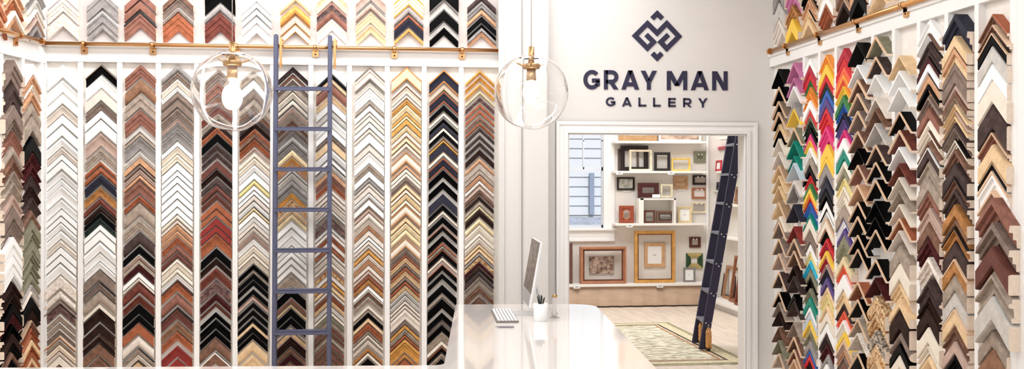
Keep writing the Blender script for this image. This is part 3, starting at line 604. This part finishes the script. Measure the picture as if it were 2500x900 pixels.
# clear acrylic holder right of the cup
c1 = dp(1354, 775); k = (c1-CAM).dot(FW)/F
ACR = mat('clear_acrylic', 'f8f2ee', .05, trans=.5, ior=1.45)
ho = empty('acrylic_holder', c1, -TH); hh_ = 57*k
bm = bmesh.new(); box(bm, (-12*k, -6*k, 0), (12*k, 10*k, .006), 0, .002); link('base_plate', bm, ACR, parent=ho)
bm = bmesh.new(); box(bm, (-5*k, -2*k, .006), (5*k, 2*k, hh_-6*k), 0, .002); link('upright', bm, ACR, parent=ho)
bm = bmesh.new(); tube(bm, (-6*k, 0, hh_-4*k), (6*k, 0, hh_-4*k), 4*k, 16); link('roller', bm, BRASSD, parent=ho)
bm = bmesh.new(); lathe(bm, [(.001, .006), (5*k, .008), (9*k, 10*k), (5*k, 17*k), (.001, 18*k)], n=18); link('foot', bm, ACR, parent=ho)
tag(ho, 'small clear acrylic stand with upright post right of the pencil cup', 'stand')

# ---------------------------------------------------------------- back room
YW = 13.75; XB = 4.62
BWALL = mat('back_room_wall', 'efe9e2', .7, 0, .02, 6)
wx0, wx1 = onY(1300, 450, YW).x, onY(1473, 450, YW).x; wz0, wz1 = onY(1430, 556, YW).z, 2.75
bm = bmesh.new()
box(bm, (-1, YW, 0), (wx0, YW+.15, H)); box(bm, (wx1, YW, 0), (XB+.3, YW+.15, H)); box(bm, (wx0, YW, 0), (wx1, YW+.15, wz0)); box(bm, (wx0, YW, wz1), (wx1, YW+.15, H)); struct('wall_far', bm, BWALL)
sbox('wall_far_right', (XB, 7.3, 0), (XB+.15, YW, H), BWALL)
sbox('wall_far_left', (-.2, 7.3, 0), (-.05, YW, H), BWALL)
win = empty('window_1', ((wx0+wx1)/2, YW, 0)); win['kind'] = 'structure'; wo = win.location
bm = bmesh.new(); c = .15; 
for a, b in (((wx0-c, YW-.03, wz0-c), (wx0, YW, wz1+c)), ((wx1, YW-.03, wz0-c), (wx1+c, YW, wz1+c)), ((wx0, YW-.03, wz1), (wx1, YW, wz1+c)), ((wx0, YW-.03, wz0-c), (wx1, YW, wz0-.01)), ((wx0-c-.02, YW-.07, wz0-.03), (wx1+c+.02, YW, wz0)), ((wx0-c, YW-.045, wz0-c-.03), (wx1+c, YW, wz0-c))):
    box(bm, [p-q_ for p, q_ in zip(a, wo)], [p-q_ for p, q_ in zip(b, wo)])
o = link('window_frame', bm, PAINT, parent=win)
zm = onY(1430, 413, YW+.05).z; bm = bmesh.new(); y0, y1 = YW+.03-YW, .07
def wb(xa, xb, za, zb): box(bm, (xa-wo.x, y0, za), (xb-wo.x, y1, zb))
wb(wx0, wx1, zm-.02, zm+.03); wb(wx0, wx0+.03, wz0, wz1); wb(wx1-.02, wx1, wz0, wz1); wb(wx0, wx1, wz0, wz0+.04)
xm = onY(1424, 400, YW+.05).x; zq = onY(1430, 343, YW+.05).z
wb(xm-.008, xm+.008, zm, wz1); wb(wx0, wx1, zq-.008, zq+.008); link('window_sash', bm, mat('sash_grey_white', 'd8dce4', .5), parent=win)
bm = bmesh.new(); box(bm, (wx0-wo.x, .048, wz0), (wx1-wo.x, .052, wz1)); link('window_pane', bm, mat('window_glass', 'ffffff', 0, trans=1, ior=1.02), parent=win)
# neighbouring house outside
SID = mat('pale_siding', 'e0e4ea', .6); bm = bmesh.new(); YO = 16.9
for i in range(34):
    z = -.3+i*.16; vs = [bm.verts.new(p) for p in ((-3, YO-.02, z), (5, YO-.02, z), (5, YO, z+.16), (-3, YO, z+.16))]; bm.faces.new(vs)
    vs = [bm.verts.new(p) for p in ((-3, YO, z), (5, YO, z), (5, YO-.02, z), (-3, YO-.02, z))]; bm.faces.new(vs)
hs = empty('neighbour_house', (2, YO, 0)); o = link('siding', bm, SID); o.parent = hs; o.matrix_parent_inverse = Matrix.Translation((-2, -YO, 0))
xa, xb = onY(1440, 450, YO-.1).x, onY(1451, 450, YO-.1).x; bm = bmesh.new(); box(bm, (xa-2, -.1, onY(1440, 523, YO).z), (xb-2, -.03, onY(1440, 422, YO).z)); link('shutter', bm, mat('blue_grey_shutter', '9aa6bc', .5), parent=hs)
bm = bmesh.new(); zr = onY(1430, 518, YO-.6).z
vs = [bm.verts.new(p) for p in ((-3-2, -.12, zr+.02), (3, -.12, zr-.12), (3, -1.4, zr-.7), (-5, -1.4, zr-.6))]; bm.faces.new(vs); vs2 = [bm.verts.new(v.co+Vector((0, 0, -.06))) for v in vs]; bm.faces.new(vs2[::-1])
link('porch_roof', bm, mat('roof_shingle', '9ca2b0', .8, 0, .15, 8), parent=hs)
tag(hs, 'pale blue sided neighbouring house seen through the window', 'house')
sbox('ground_outside', (-6, 13.95, -.4), (8, 19.6, -.3), mat('outside_ground', 'b8b4ac', .8))

# shelves on the far wall
ys = YW-.26
SH = mat('shelf_white', 'f4efe8', .5)
def zy(py, y=ys, px=1610): return onY(px, py, y).z
def shelf(pxa, pxb, py, lab, th=.03, tags_=(), dep=.26):
    y = YW-dep; xa, xb = onY(pxa, py, y).x, onY(pxb, py, y).x; z = zy(py, y, (pxa+pxb)/2)
    bm = bmesh.new(); box(bm, (xa, y, z-th), (xb, YW, z), 0, .003); o = link('wall_shelf', bm, SH); tag(o, lab, 'shelf', 'white display shelves')
    for k_, tx in enumerate(tags_):
        xx = onY(tx, py, y).x; b2 = bmesh.new(); box(b2, (xx-.045, y-.008, z-.05), (xx+.045, y-.001, z-.002), 0, .002)
        t_ = link('shelf_price_holder', b2, mat('tag_white', 'eef0f0', .3))
        b3 = bmesh.new(); box(b3, (xx-.02, y-.0095, z-.032), (xx+.02, y-.0078, z-.022)); e = link('ink_line', b3, mat('tag_ink', '8a8a8a', .6)); e.parent = t_
        tag(t_, lab.split(' with')[0].replace('white', 'small white price holder clipped on the', 1)[:90], 'price tag') if len(tags_) == 1 else tag(t_, ('left' if k_ == 0 else 'right')+' small price holder on the '+' '.join(lab.split()[1:7]), 'price tag')
    return z
z1 = shelf(1501, 1727, 344, 'white shelf highest under the door head')
z2 = shelf(1501, 1728, 417, 'white shelf holding black and yellow frames', tags_=(1512, 1638))
z3 = shelf(1503, 1728, 545, 'white shelf below the white cubby box', tags_=(1537,))
z4 = shelf(1386, 1733, 693, 'white lowest long shelf holding the big gold frame', tags_=(1408, 1611), dep=.30)
DRP = mat('tan_drape', 'c8ac94', .7, 0, .06, 5, (1, 1, 4), bump=.4)
bm = bmesh.new(); xa, xb = onY(1380, 720, YW-.27).x, XB-.2; n = 60
top_, bot_ = [], []
for i in range(n+1):
    x = xa+(xb-xa)*i/n; top_.append(bm.verts.new((x, YW-.27, z4-.03))); bot_.append(bm.verts.new((x, YW-.27-.012*math.sin(i*.9)-.008*math.sin(i*2.3), .02)))
for i in range(n): f = bm.faces.new((bot_[i], bot_[i+1], top_[i+1], top_[i])); f.smooth = True
A = [bm.verts.new(v.co+Vector((0, .01, 0))) for v in top_]
for i in range(n): bm.faces.new((top_[i], top_[i+1], A[i+1], A[i]))
tag(link('cloth_skirt', bm, DRP, recalc=False), 'tan cloth skirt hanging below the lowest long shelf to the floor', 'cloth')
# shelving side board at the right end
xs = onY(1733, 450, YW-.2).x; bm = bmesh.new(); box(bm, (xs, YW-.05, 0), (xs+.03, YW, H)); struct('trim_40', bm, PAINT)

# frames
WOODS = {}
def fm(hexc, me=0, var=.12, hex2=None): return mat('frame_'+hexc, hexc, .4, me, var, 14, hex2=hex2)
CARD = mat('white_card', 'f6f4f0', .6); INK = mat('grey_ink', '9a9894', .6)
def frame(x0, y0, x1, y1, bw, hexc, lab, off=.02, dep=.03, fill=None, lip=None, Y=None, hex2=None, me=0, var=.12, hung=False, clips=False, tilt=0, name='picture_frame', base=None):
    """box in photo pixels, moulding width in pixels, stood at YW-off"""
    y = (YW if Y is None else Y)-off
    pa, pb = onY(x0, y1, y), onY(x1, y0, y); W_, H_ = pb.x-pa.x, pb.z-pa.z; k = W_/(x1-x0); w = bw*k
    zb = pa.z if base is None else base
    root_loc = Vector(((pa.x+pb.x)/2, y, zb)); m = fm(hexc, me, var, hex2)
    bm = bmesh.new()
    o0 = [(-W_/2, 0), (W_/2, 0), (W_/2, H_), (-W_/2, H_)]; i0 = [(-W_/2+w, w), (W_/2-w, w), (W_/2-w, H_-w), (-W_/2+w, H_-w)]
    lv = [(0, o0, -dep), (0, None, 0)]
    def ring(f, d): return [bm.verts.new((a[0]*(1-f)+b[0]*f, d, a[1]*(1-f)+b[1]*f)) for a, b in zip(o0, i0)]
    rs = [ring(0, dep), ring(0, dep*.12), ring(.08, 0), ring(.55, 0), ring(.65, dep*.2), ring(.92, dep*.25), ring(1, dep*.45), ring(1, dep)]
    for a, b in zip(rs, rs[1:]+[rs[0]]):
        for i in range(4): bm.faces.new((a[i], a[(i+1) % 4], b[(i+1) % 4], b[i]))
    o = link(name, bm, m, loc=root_loc)
    if tilt: o.rotation_euler.x = tilt
    def panel(nm, f0, m_, d=None, ins=0):
        b2 = bmesh.new(); d_ = dep*.6 if d is None else d
        box(b2, (-W_/2+w*.98+ins, d_, w*.98+ins), (W_/2-w*.98-ins, d_+.003, H_-w*.98-ins)); return link(nm, b2, m_, parent=o)
    if lip:
        b2 = bmesh.new(); t = w*.22
        for (xa_, za_, xb_, zb_) in ((-W_/2+w*.95, w*.95, -W_/2+w+t, H_-w*.95), (W_/2-w-t, w*.95, W_/2-w*.95, H_-w*.95), (-W_/2+w, w*.95, W_/2-w, w+t), (-W_/2+w, H_-w-t, W_/2-w, H_-w*.95)):
            box(b2, (xa_, dep*.2, za_), (xb_, dep*.5, zb_))
        e = link('inner_lip', b2, fm(lip), parent=o); e['label'] = 'contrasting inner lip'
    if fill == 'card': cd_ = panel('card', 0, CARD); b3 = bmesh.new(); box(b3, (-W_*.08, dep*.55, H_*.48), (W_*.08, dep*.59, H_*.51)); link('ink_line', b3, INK, parent=cd_)
    elif fill: panel('picture', 0, fill)
    if clips:
        for sx in (-.16, .12):
            b3 = bmesh.new(); bmesh.ops.create_uvsphere(b3, u_segments=8, v_segments=6, radius=.012); bmesh.ops.translate(b3, verts=b3.verts, vec=(sx*W_, -.004, H_-w*.9)); e = link('clip', b3, CARD, parent=o); e['label'] = 'small white clip'
    tag(o, lab, 'picture frame'); return o
PIC = mat('botanical_print', 'e8e4dc', .6, 0, 0, 16, hex2='7a8a84'); LAND = mat('brown_landscape', 'b98a5c', .6, 0, 0, 5, (1, 1, 3), hex2='e8d2b4')
DRIFT = mat('pale_pink_picture', 'd6bca8', .6, 0, 0, 6, (1, 1, 2), hex2='8a6a5c'); RELIEF = mat('bronze_relief', '6a5046', .35, .5, 0, 20, bump=1, hex2='d8bfae')
MESHC = mat('grey_mesh_card', 'b4aaa0', .7)
frame(1512, 262, 1605, 343, 14, 'b08a60', 'tan carved-look frame on the highest shelf, left', .08, .04, fill=mat('carved_cream', 'd9c2a2', .6, 0, 0, 14, bump=1, hex2='a07c58'), base=z1)
frame(1609, 270, 1712, 343, 5, 'f2ece2', 'white frame with brown picture on the highest shelf, right', .10, .035, fill=DRIFT, base=z1)
frame(1509, 362, 1560, 416, 5, '6a5650', 'thin grey brown frame behind the big black frame', .03, .02, base=z2)
frame(1516, 354, 1583, 416, 10, '241a18', 'large black frame on the shelf, behind a cream one', .075, .035, base=z2)
frame(1537, 365, 1592, 417, 5, 'f0dfc4', 'thin cream frame standing in front of the large black frame', .15, .03, base=z2)
frame(1598, 370, 1637, 416, 6.5, '2c2422', 'small dark frame between the cream and yellow frames', .12, .03, base=z2)
frame(1640, 384, 1686, 416, 4.5, 'f2cc6a', 'yellow gold landscape frame standing on the shelf', .12, .03, base=z2)
o = frame(1695, 369, 1725, 397, 9, '8c8c74', 'square sage green box frame hung at the right', .0301, .03, fill=fm('6e6e5a'), clips=True)
frame(1507, 432, 1550, 464, 4.5, '2a1a18', 'dark frame with botanical print hung at the left', .0301, .03, fill=PIC)
frame(1558, 446, 1609, 482, 11, '4e2220', 'wide mahogany frame standing on the cubby box', .12, .03, base=zy(482, YW-.12, 1583))
frame(1613, 449, 1643, 482, 5, 'efe2c4', 'small cream frame beside the mahogany frame', .12, .03, base=zy(482, YW-.12, 1583))
frame(1645, 429, 1680, 461, 6.5, 'c49a74', 'light tan frame with sandy landscape hung high', .0301, .03, fill=LAND)
frame(1692, 427, 1728, 451, 5, '2a1818', 'small black frame with grey centre hung at the right', .0301, .03, fill=MESHC, clips=True)
frame(1690, 458, 1727, 485, 5, 'b0704e', 'small reddish wood frame hung below the black one', .0301, .03, clips=True)
frame(1689, 493, 1726, 520, 4.5, 'eedfc0', 'small cream frame with grey centre hung above the shelf', .0301, .03, fill=MESHC, clips=True)
frame(1512, 501, 1548, 544, 10, '9c4c34', 'rust red portrait frame standing at the shelf left end', .12, .03, lip='b87454', base=z3)
frame(1656, 503, 1689, 543, 4.5, 'e8cfa0', 'blond frame with white card right of the cubby box', .12, .03, fill='card', lip='f4e4c4', base=z3)
frame(1572, 510, 1600, 542, 4.5, '6a4438', 'small brown frame inside the cubby box, left', .14, .03, lip='8a6250', base=z3)
frame(1603, 512, 1647, 542, 7, '7a5a4c', 'small walnut landscape frame inside the cubby box, right', .14, .035, lip='3a2822', base=z3)
# cubby box
yq = YW-.24; xa, xb = onY(1560, 500, yq).x, onY(1650, 500, yq).x; zt = zy(484, yq, 1600); bm = bmesh.new(); t = .035
box(bm, (xa, yq, z3), (xa+t+.03, YW, zt)); box(bm, (xb-t*.7, yq, z3), (xb, YW, zt)); box(bm, (xa+.02, yq, zt-.02), (xb, YW, zt+.0)); box(bm, (xa+t, YW-.02, z3), (xb-t*.7, YW, zt-.02))
tag(link('cubby_box', bm, SH), 'white open cubby box standing on the middle shelf', 'box')
frame(1550, 564, 1649, 692, 8, 'd9a258', 'large gold portrait frame standing on the lowest shelf', .16, .05, lip='7a4c28', base=z4, me=.3)
frame(1574, 592, 1624, 652, 8, 'd4a87c', 'small tan frame with white card hung inside the large gold frame', .0301, .03, fill='card')
frame(1418, 601, 1530, 692, 8, 'b47a5a', 'large reddish wood landscape frame on the lowest shelf, left', .20, .12, lip='6a3a28', base=z4)
frame(1684, 578, 1711, 604, 6, '5e322a', 'tiny dark red brown frame hung at the lower right', .0301, .03, fill=MESHC, clips=True)
o = frame(1676, 617, 1716, 655, 12, 'c8b478', 'square green and gold wedge frame hung at the lower right', .0301, .045, me=.3)
o.data.materials.append(fm('2e5030'))
for p in o.data.polygons:
    if abs(p.center.x) > abs(p.center.z-(max(v.co.z for v in o.data.vertices))/2) and p.index < 28: p.material_index = 1
frame(1669, 655, 1698, 691, 4.5, '8c8884', 'small grey frame with white card at the lowest shelf right end', .12, .025, fill='card', base=z4)
frame(1340, 592, 1398, 692, 13, '6a4840', 'dark brown frame cut off by the doorway left edge', .14, .04, base=z4, fill=fm('7a5a50'))
# relief panel
pa, pb = onY(1439, 667, YW-.01), onY(1498, 625, YW-.01); bm = bmesh.new(); W_, H_ = pb.x-pa.x, pb.z-pa.z; n = 22; rnd = random.Random(9); g = []
for j in range(n+1): g.append([bm.verts.new((W_*i/n-W_/2, -(.02+.012*rnd.random()), H_*j/n)) for i in range(n+1)])
for j in range(n):
    for i in range(n): f = bm.faces.new((g[j][i], g[j][i+1], g[j+1][i+1], g[j+1][i])); f.smooth = True
box(bm, (-W_/2, -.018, 0), (W_/2, 0, H_))
tag(link('relief_panel', bm, RELIEF, loc=((pa.x+pb.x)/2, YW-.001, pa.z)), 'bronze leaf relief panel hung inside the reddish landscape frame', 'panel')
for (px, py, lab) in ((1530, 466, 'white note strip under the botanical print'), (1602, 478, 'white card leaning on the mahogany frame'), (1664, 463, 'white note strip under the sandy landscape'), (1470, 668, 'white note strip under the bronze relief'), (1602, 653, 'white note strip under the small tan frame')):  # note strips flat against the wall, plus one card leaning on a frame
    y = YW-.004 if py != 478 else YW-.16; p = onY(px, py, y); bm = bmesh.new(); box(bm, (-.055, -.006, -.014 if py != 478 else -.022), (.055, -.001, .014 if py != 478 else .022)); tag(link('hanging_note_card', bm, CARD, loc=p), lab, 'card')

# right-hand shelving of the back room
XF = 4.46
def xshelf(py, px, lab, th=.03):
    p = onX(px, py, XF); bm = bmesh.new(); box(bm, (XF, 9.6, p.z-th), (XB, YW-.3, p.z), 0, .003); tag(link('wall_shelf', bm, SH), lab, 'shelf', 'white display shelves'); return p.z
zx1 = xshelf(585, 1815, 'white shelf on the right wall behind the ladder middle')
zx2 = xshelf(500, 1815, 'white shelf on the right wall holding brown frames')
zx3 = xshelf(417, 1760, 'white shelf on the right wall holding red frames')
zx4 = xshelf(333, 1775, 'white shelf on the right wall near the ladder top')
p = onX(1790, 772, XF-.12); zx0 = max(.12, p.z)
bm = bmesh.new(); box(bm, (XF-.14, 9.6, zx0-.04), (XB, YW-.32, zx0), 0, .004); tag(link('wall_shelf', bm, SH), 'white lowest deep shelf holding the leaning wooden frames', 'shelf', 'white display shelves')
bm = bmesh.new(); box(bm, (XF-.08, 9.7, 0), (XB, YW-.36, zx0-.04)); tag(link('shelf_plinth', bm, mat('plinth_grey_white', 'dedcdc', .6)), 'pale plinth under the lowest deep shelf on the right', 'plinth')
def lean(pxc, pyt, pyb, xx, wlen, hexc, lab, tilt, zb, th=.04, dep=.03, fill=None):
    """frame standing on edge, its face turned to the left (-X)"""
    yb_ = onX(pxc, pyb, xx).y; ht = onX(pxc, pyt, xx).z-zb; bm = bmesh.new(); w = th
    for a, b in (((0, -wlen/2, 0), (dep, wlen/2, w)), ((0, -wlen/2, ht-w), (dep, wlen/2, ht)), ((0, -wlen/2, w), (dep, -wlen/2+w, ht-w)), ((0, wlen/2-w, w), (dep, wlen/2, ht-w))): box(bm, a, b, 0, .002)
    o = link('picture_frame', bm, fm(hexc), loc=(xx, yb_, zb)); o.rotation_euler = (0, tilt, 0)
    if fill: b2 = bmesh.new(); box(b2, (dep*.4, -wlen/2+w, w), (dep*.6, wlen/2-w, ht-w)); link('picture', b2, fill, parent=o)
    tag(o, lab, 'picture frame'); return o
lean(1757, 357, 417, XF+.10, .42, 'b83448', 'tall red frame on the right wall shelf', .08, zx3)
lean(1752, 391, 417, XF+.03, .22, 'c02c40', 'small red frame with white card before the tall red one', .08, zx3, .03, .02, CARD)
lean(1752, 444, 463, XF+.08, .14, '26262c', 'small black frame left of the navy ladder', .05, onX(1752, 464, XF+.08).z)
bm = bmesh.new(); p = onX(1752, 464, XF+.08); box(bm, (p.x-.02, p.y-.25, p.z-.02), (XB, p.y+.3, p.z)); tag(link('wall_shelf', bm, SH), 'short white ledge under the small black frame', 'shelf')
lean(1806, 455, 498, XF+.10, .5, '9c7458', 'brown frame on the right wall shelf beside the ladder', .15, zx2)
lean(1811, 470, 498, XF+.04, .4, '7a5644', 'darker brown frame leaning before the brown frame at the ladder', .2, zx2)
lean(1762, 648, 748, XF+.165, .55, '8a4c34', 'reddish frame leaning on the lowest deep shelf, farthest back', .14, zx0)
lean(1774, 644, 752, XF+.115, .5, '4a2c24', 'dark brown frame leaning on the lowest deep shelf', .14, zx0)
lean(1780, 650, 756, XF+.065, .6, 'b08460', 'pale tan frame leaning foremost on the lowest deep shelf', .14, zx0)
lean(1798, 626, 762, XF+.015, .62, '9a6244', 'tall orange brown frame leaning on the lowest deep shelf', .14, zx0)
lean(1808, 598, 768, XF-.04, .5, '7c3e2c', 'tallest mahogany frame leaning nearest the doorway', .14, zx0)
for i, lab in enumerate(('bottom white box stacked at the doorway right edge', 'top white box stacked at the doorway right edge')):
    p = onX(1812, 770, XF-.1); bm = bmesh.new(); box(bm, (-.1, -.22, 0), (.14, .2, .07), 0, .004)
    tag(link('flat_box', bm, CARD, loc=(XF-.02+.02*i, p.y-.1, zx0+.072*i), rz=.05*i), lab, 'box')

# rug
RUG = mat('olive_cream_rug', 'a39a80', .9, 0, 0, 8, (1, 2.4, 1), hex2='e8e0cc')
rp = MATS['olive_cream_rug'].node_tree.nodes['Color Ramp'] if 'Color Ramp' in MATS['olive_cream_rug'].node_tree.nodes else None
if rp: rp.color_ramp.elements[0].position = .42; rp.color_ramp.elements[1].position = .54
f0, f1 = onZ(1662, 787, .01), onZ(1803, 888, .01); 
rx1 = (f0.x+f1.x)/2; ry1 = onZ(1600, 787, .01).y; ry0 = onZ(1700, 888, .01).y; rx0 = rx1-2.4
rug = empty('area_rug', ((rx0+rx1)/2, (ry0+ry1)/2, 0)); hw_, hl_ = (rx1-rx0)/2, (ry1-ry0)/2
bm = bmesh.new(); box(bm, (-hw_, -hl_, .001), (hw_, hl_, .010)); link('field', bm, RUG, parent=rug)
def border(i0, i1, hexc, z):
    b2 = bmesh.new()
    for a, b in (((-hw_+i0, -hl_+i0), (hw_-i0, -hl_+i1)), ((-hw_+i0, hl_-i1), (hw_-i0, hl_-i0)), ((-hw_+i0, -hl_+i1), (-hw_+i1, hl_-i1)), ((hw_-i1, -hl_+i1), (hw_-i0, hl_-i1))): box(b2, (a[0], a[1], .010), (b[0], b[1], z))
    link('border', b2, mat('rug_'+hexc, hexc, .9, 0, .15, 40), parent=rug)
border(0, .05, 'a09a78', .012); border(.05, .16, 'dccfae', .0115); border(.16, .185, '5c4438', .012); border(.215, .235, 'b07848', .012)
tag(rug, 'distressed olive and cream rug with striped border on the back room floor', 'rug')

# navy ladder in the back room
nl_b = onZ(1716, 857, 0); fl_b = onZ(1693, 838, 0); yN = nl_b.y; yFr = nl_b.y+.42
tN = onY(1808, 328, yN); hd = tN.x-nl_b.x; slope = hd/tN.z
tF = onY(1788, 328, yFr); bF = onY(1692, 838, yFr)
lad2 = empty('library_ladder', (nl_b.x, (yN+yFr)/2, 0)); Ltop = 2.9
def rail2(y, xb_, sl_):
    bm = bmesh.new(); w = .085; th = .03; A = [bm.verts.new((xb_-w/2+dx-nl_b.x, y-lad2.location.y+dy, .02 if dx < .04 else .02)) for dx, dy in ((0, -th/2), (w, -th/2), (w, th/2), (0, th/2))]
    B = [bm.verts.new(v.co+Vector((sl_*Ltop, 0, Ltop))) for v in A]
    for i in range(4): bm.faces.new((A[i], A[(i+1) % 4], B[(i+1) % 4], B[i]))
    bm.faces.new(A[::-1]); bm.faces.new(B); bmesh.ops.recalc_face_normals(bm, faces=bm.faces[:]); bmesh.ops.bevel(bm, geom=bm.edges[:], offset=.004, segments=1, affect='EDGES')
    return link('side_rail', bm, NAVY, parent=lad2)
slF = slope; xFb = tF.x-slF*tF.z
near_rail = rail2(yN, nl_b.x, slope); rail2(yFr, xFb, slF)
BOLT = mat('steel_bolt', 'c8c4c0', .3, .9)
for py in (355, 426, 495, 565, 634, 703, 772):
    # rung height read on the far rail
    pr = onY(1740, py, yFr); z = pr.z; xm_ = nl_b.x+slope*z; xf_ = xFb+slF*z
    bm = bmesh.new(); ly = lad2.location.y
    vs = []
    for (xx, yy) in ((xm_-.05, yN), (xm_+.04, yN), (xf_+.04, yFr), (xf_-.05, yFr)): vs.append((xx-nl_b.x, yy-ly))
    A = [bm.verts.new((a, b, z-.012)) for a, b in vs]; B = [bm.verts.new((a, b, z+.012)) for a, b in vs]
    for i in range(4): bm.faces.new((A[i], A[(i+1) % 4], B[(i+1) % 4], B[i]))
    bm.faces.new(A[::-1]); bm.faces.new(B); link('rung', bm, mat('dark_grey_tread', '6c6c78', .5), parent=lad2)
    bm = bmesh.new()
    for dx, dz in ((-.026, -.005), (0, -.03), (.03, -.005)): tube(bm, (xm_+dx-nl_b.x, yN-.022-ly, z+dz), (xm_+dx-nl_b.x, yN-.014-ly, z+dz), .008, 8)
    link('bolt', bm, BOLT, parent=near_rail)
for (y, x) in ((yN, nl_b.x), (yFr, xFb)):
    bm = bmesh.new(); lx = x-nl_b.x+.045; ly = y-lad2.location.y-.035
    lathe(bm, [(.0005, .03), (.03, .03)]+[(.031+.004*(j%2)-.000012*j*j*j*.6, .05+.02*j) for j in range(9)]+[(.012, .24), (.0005, .245)], c=(lx, ly, 0), n=18); link('brass_caster_cover', bm, BRASS, parent=lad2)
    bm = bmesh.new(); tube(bm, (lx-.012, ly, .03), (lx+.012, ly, .03), .03, 18); link('wheel', bm, mat('black_rubber', '101010', .6), parent=lad2)
tag(lad2, 'navy library ladder with brass casters leaning in the back room', 'ladder')
bpy.context.view_layer.update()

# ---------------------------------------------------------------- light and camera
def area(name, loc, sx, sy, e, rot=(0, 0, 0), col=(.965, .985, 1)):
    l = bpy.data.lights.new(name, 'AREA'); l.shape = 'RECTANGLE'; l.size = sx; l.size_y = sy; l.energy = e; l.color = col
    o = bpy.data.objects.new(name, l); COL.objects.link(o); o.location = loc; o.rotation_euler = rot; return o
area('ceiling_light_sample_wall', (-.8, 6.2, H-.05), 3.4, .4, 58, (math.radians(14), 0, 0))
area('ceiling_light_right_wall', (1.4, 5.3, H-.05), .5, 3.0, 38, (0, math.radians(22), 0))
area('ceiling_light_front', (-.6, 2.2, H-.1), 3.5, .6, 34, (math.radians(48), 0, 0))  # added fill lamp out of view, brightens the lower sample wall
area('ceiling_light_centre', (.3, 3.6, H-.05), 2.5, 1.5, 35)
area('ceiling_light_left', (-2.1, 4.4, H-.05), .5, 1.8, 12, (0, math.radians(-15), 0))
area('ceiling_light_back_room', (2.6, 11.2, H-.05), 2.5, 1.5, 95)
area('ceiling_light_shelf', (3.0, 12.8, H-.05), 2.0, .4, 26, (math.radians(10), 0, 0))
sl = bpy.data.lights.new('sun', 'SUN'); sl.energy = 2.6; sl.angle = .02; so_ = bpy.data.objects.new('sun', sl); COL.objects.link(so_); so_.rotation_euler = (math.radians(38), 0, math.radians(6))
w = bpy.data.worlds.new('daylight'); w.use_nodes = True; S.world = w
bg = w.node_tree.nodes['Background']; bg.inputs[0].default_value = (.93, .96, 1, 1); bg.inputs[1].default_value = .7
cam = bpy.data.cameras.new('camera'); cam.sensor_width = 36; cam.lens = 36*F/2500; cam.clip_end = 60
co = bpy.data.objects.new('camera', cam); COL.objects.link(co); co.location = CAM; co.rotation_euler = (math.radians(90), 0, -TH); S.camera = co
S.view_settings.view_transform = 'Standard'; S.view_settings.look = 'None'; S.view_settings.gamma = 1; S.view_settings.use_curve_mapping = False
S.view_settings.exposure = 0.06
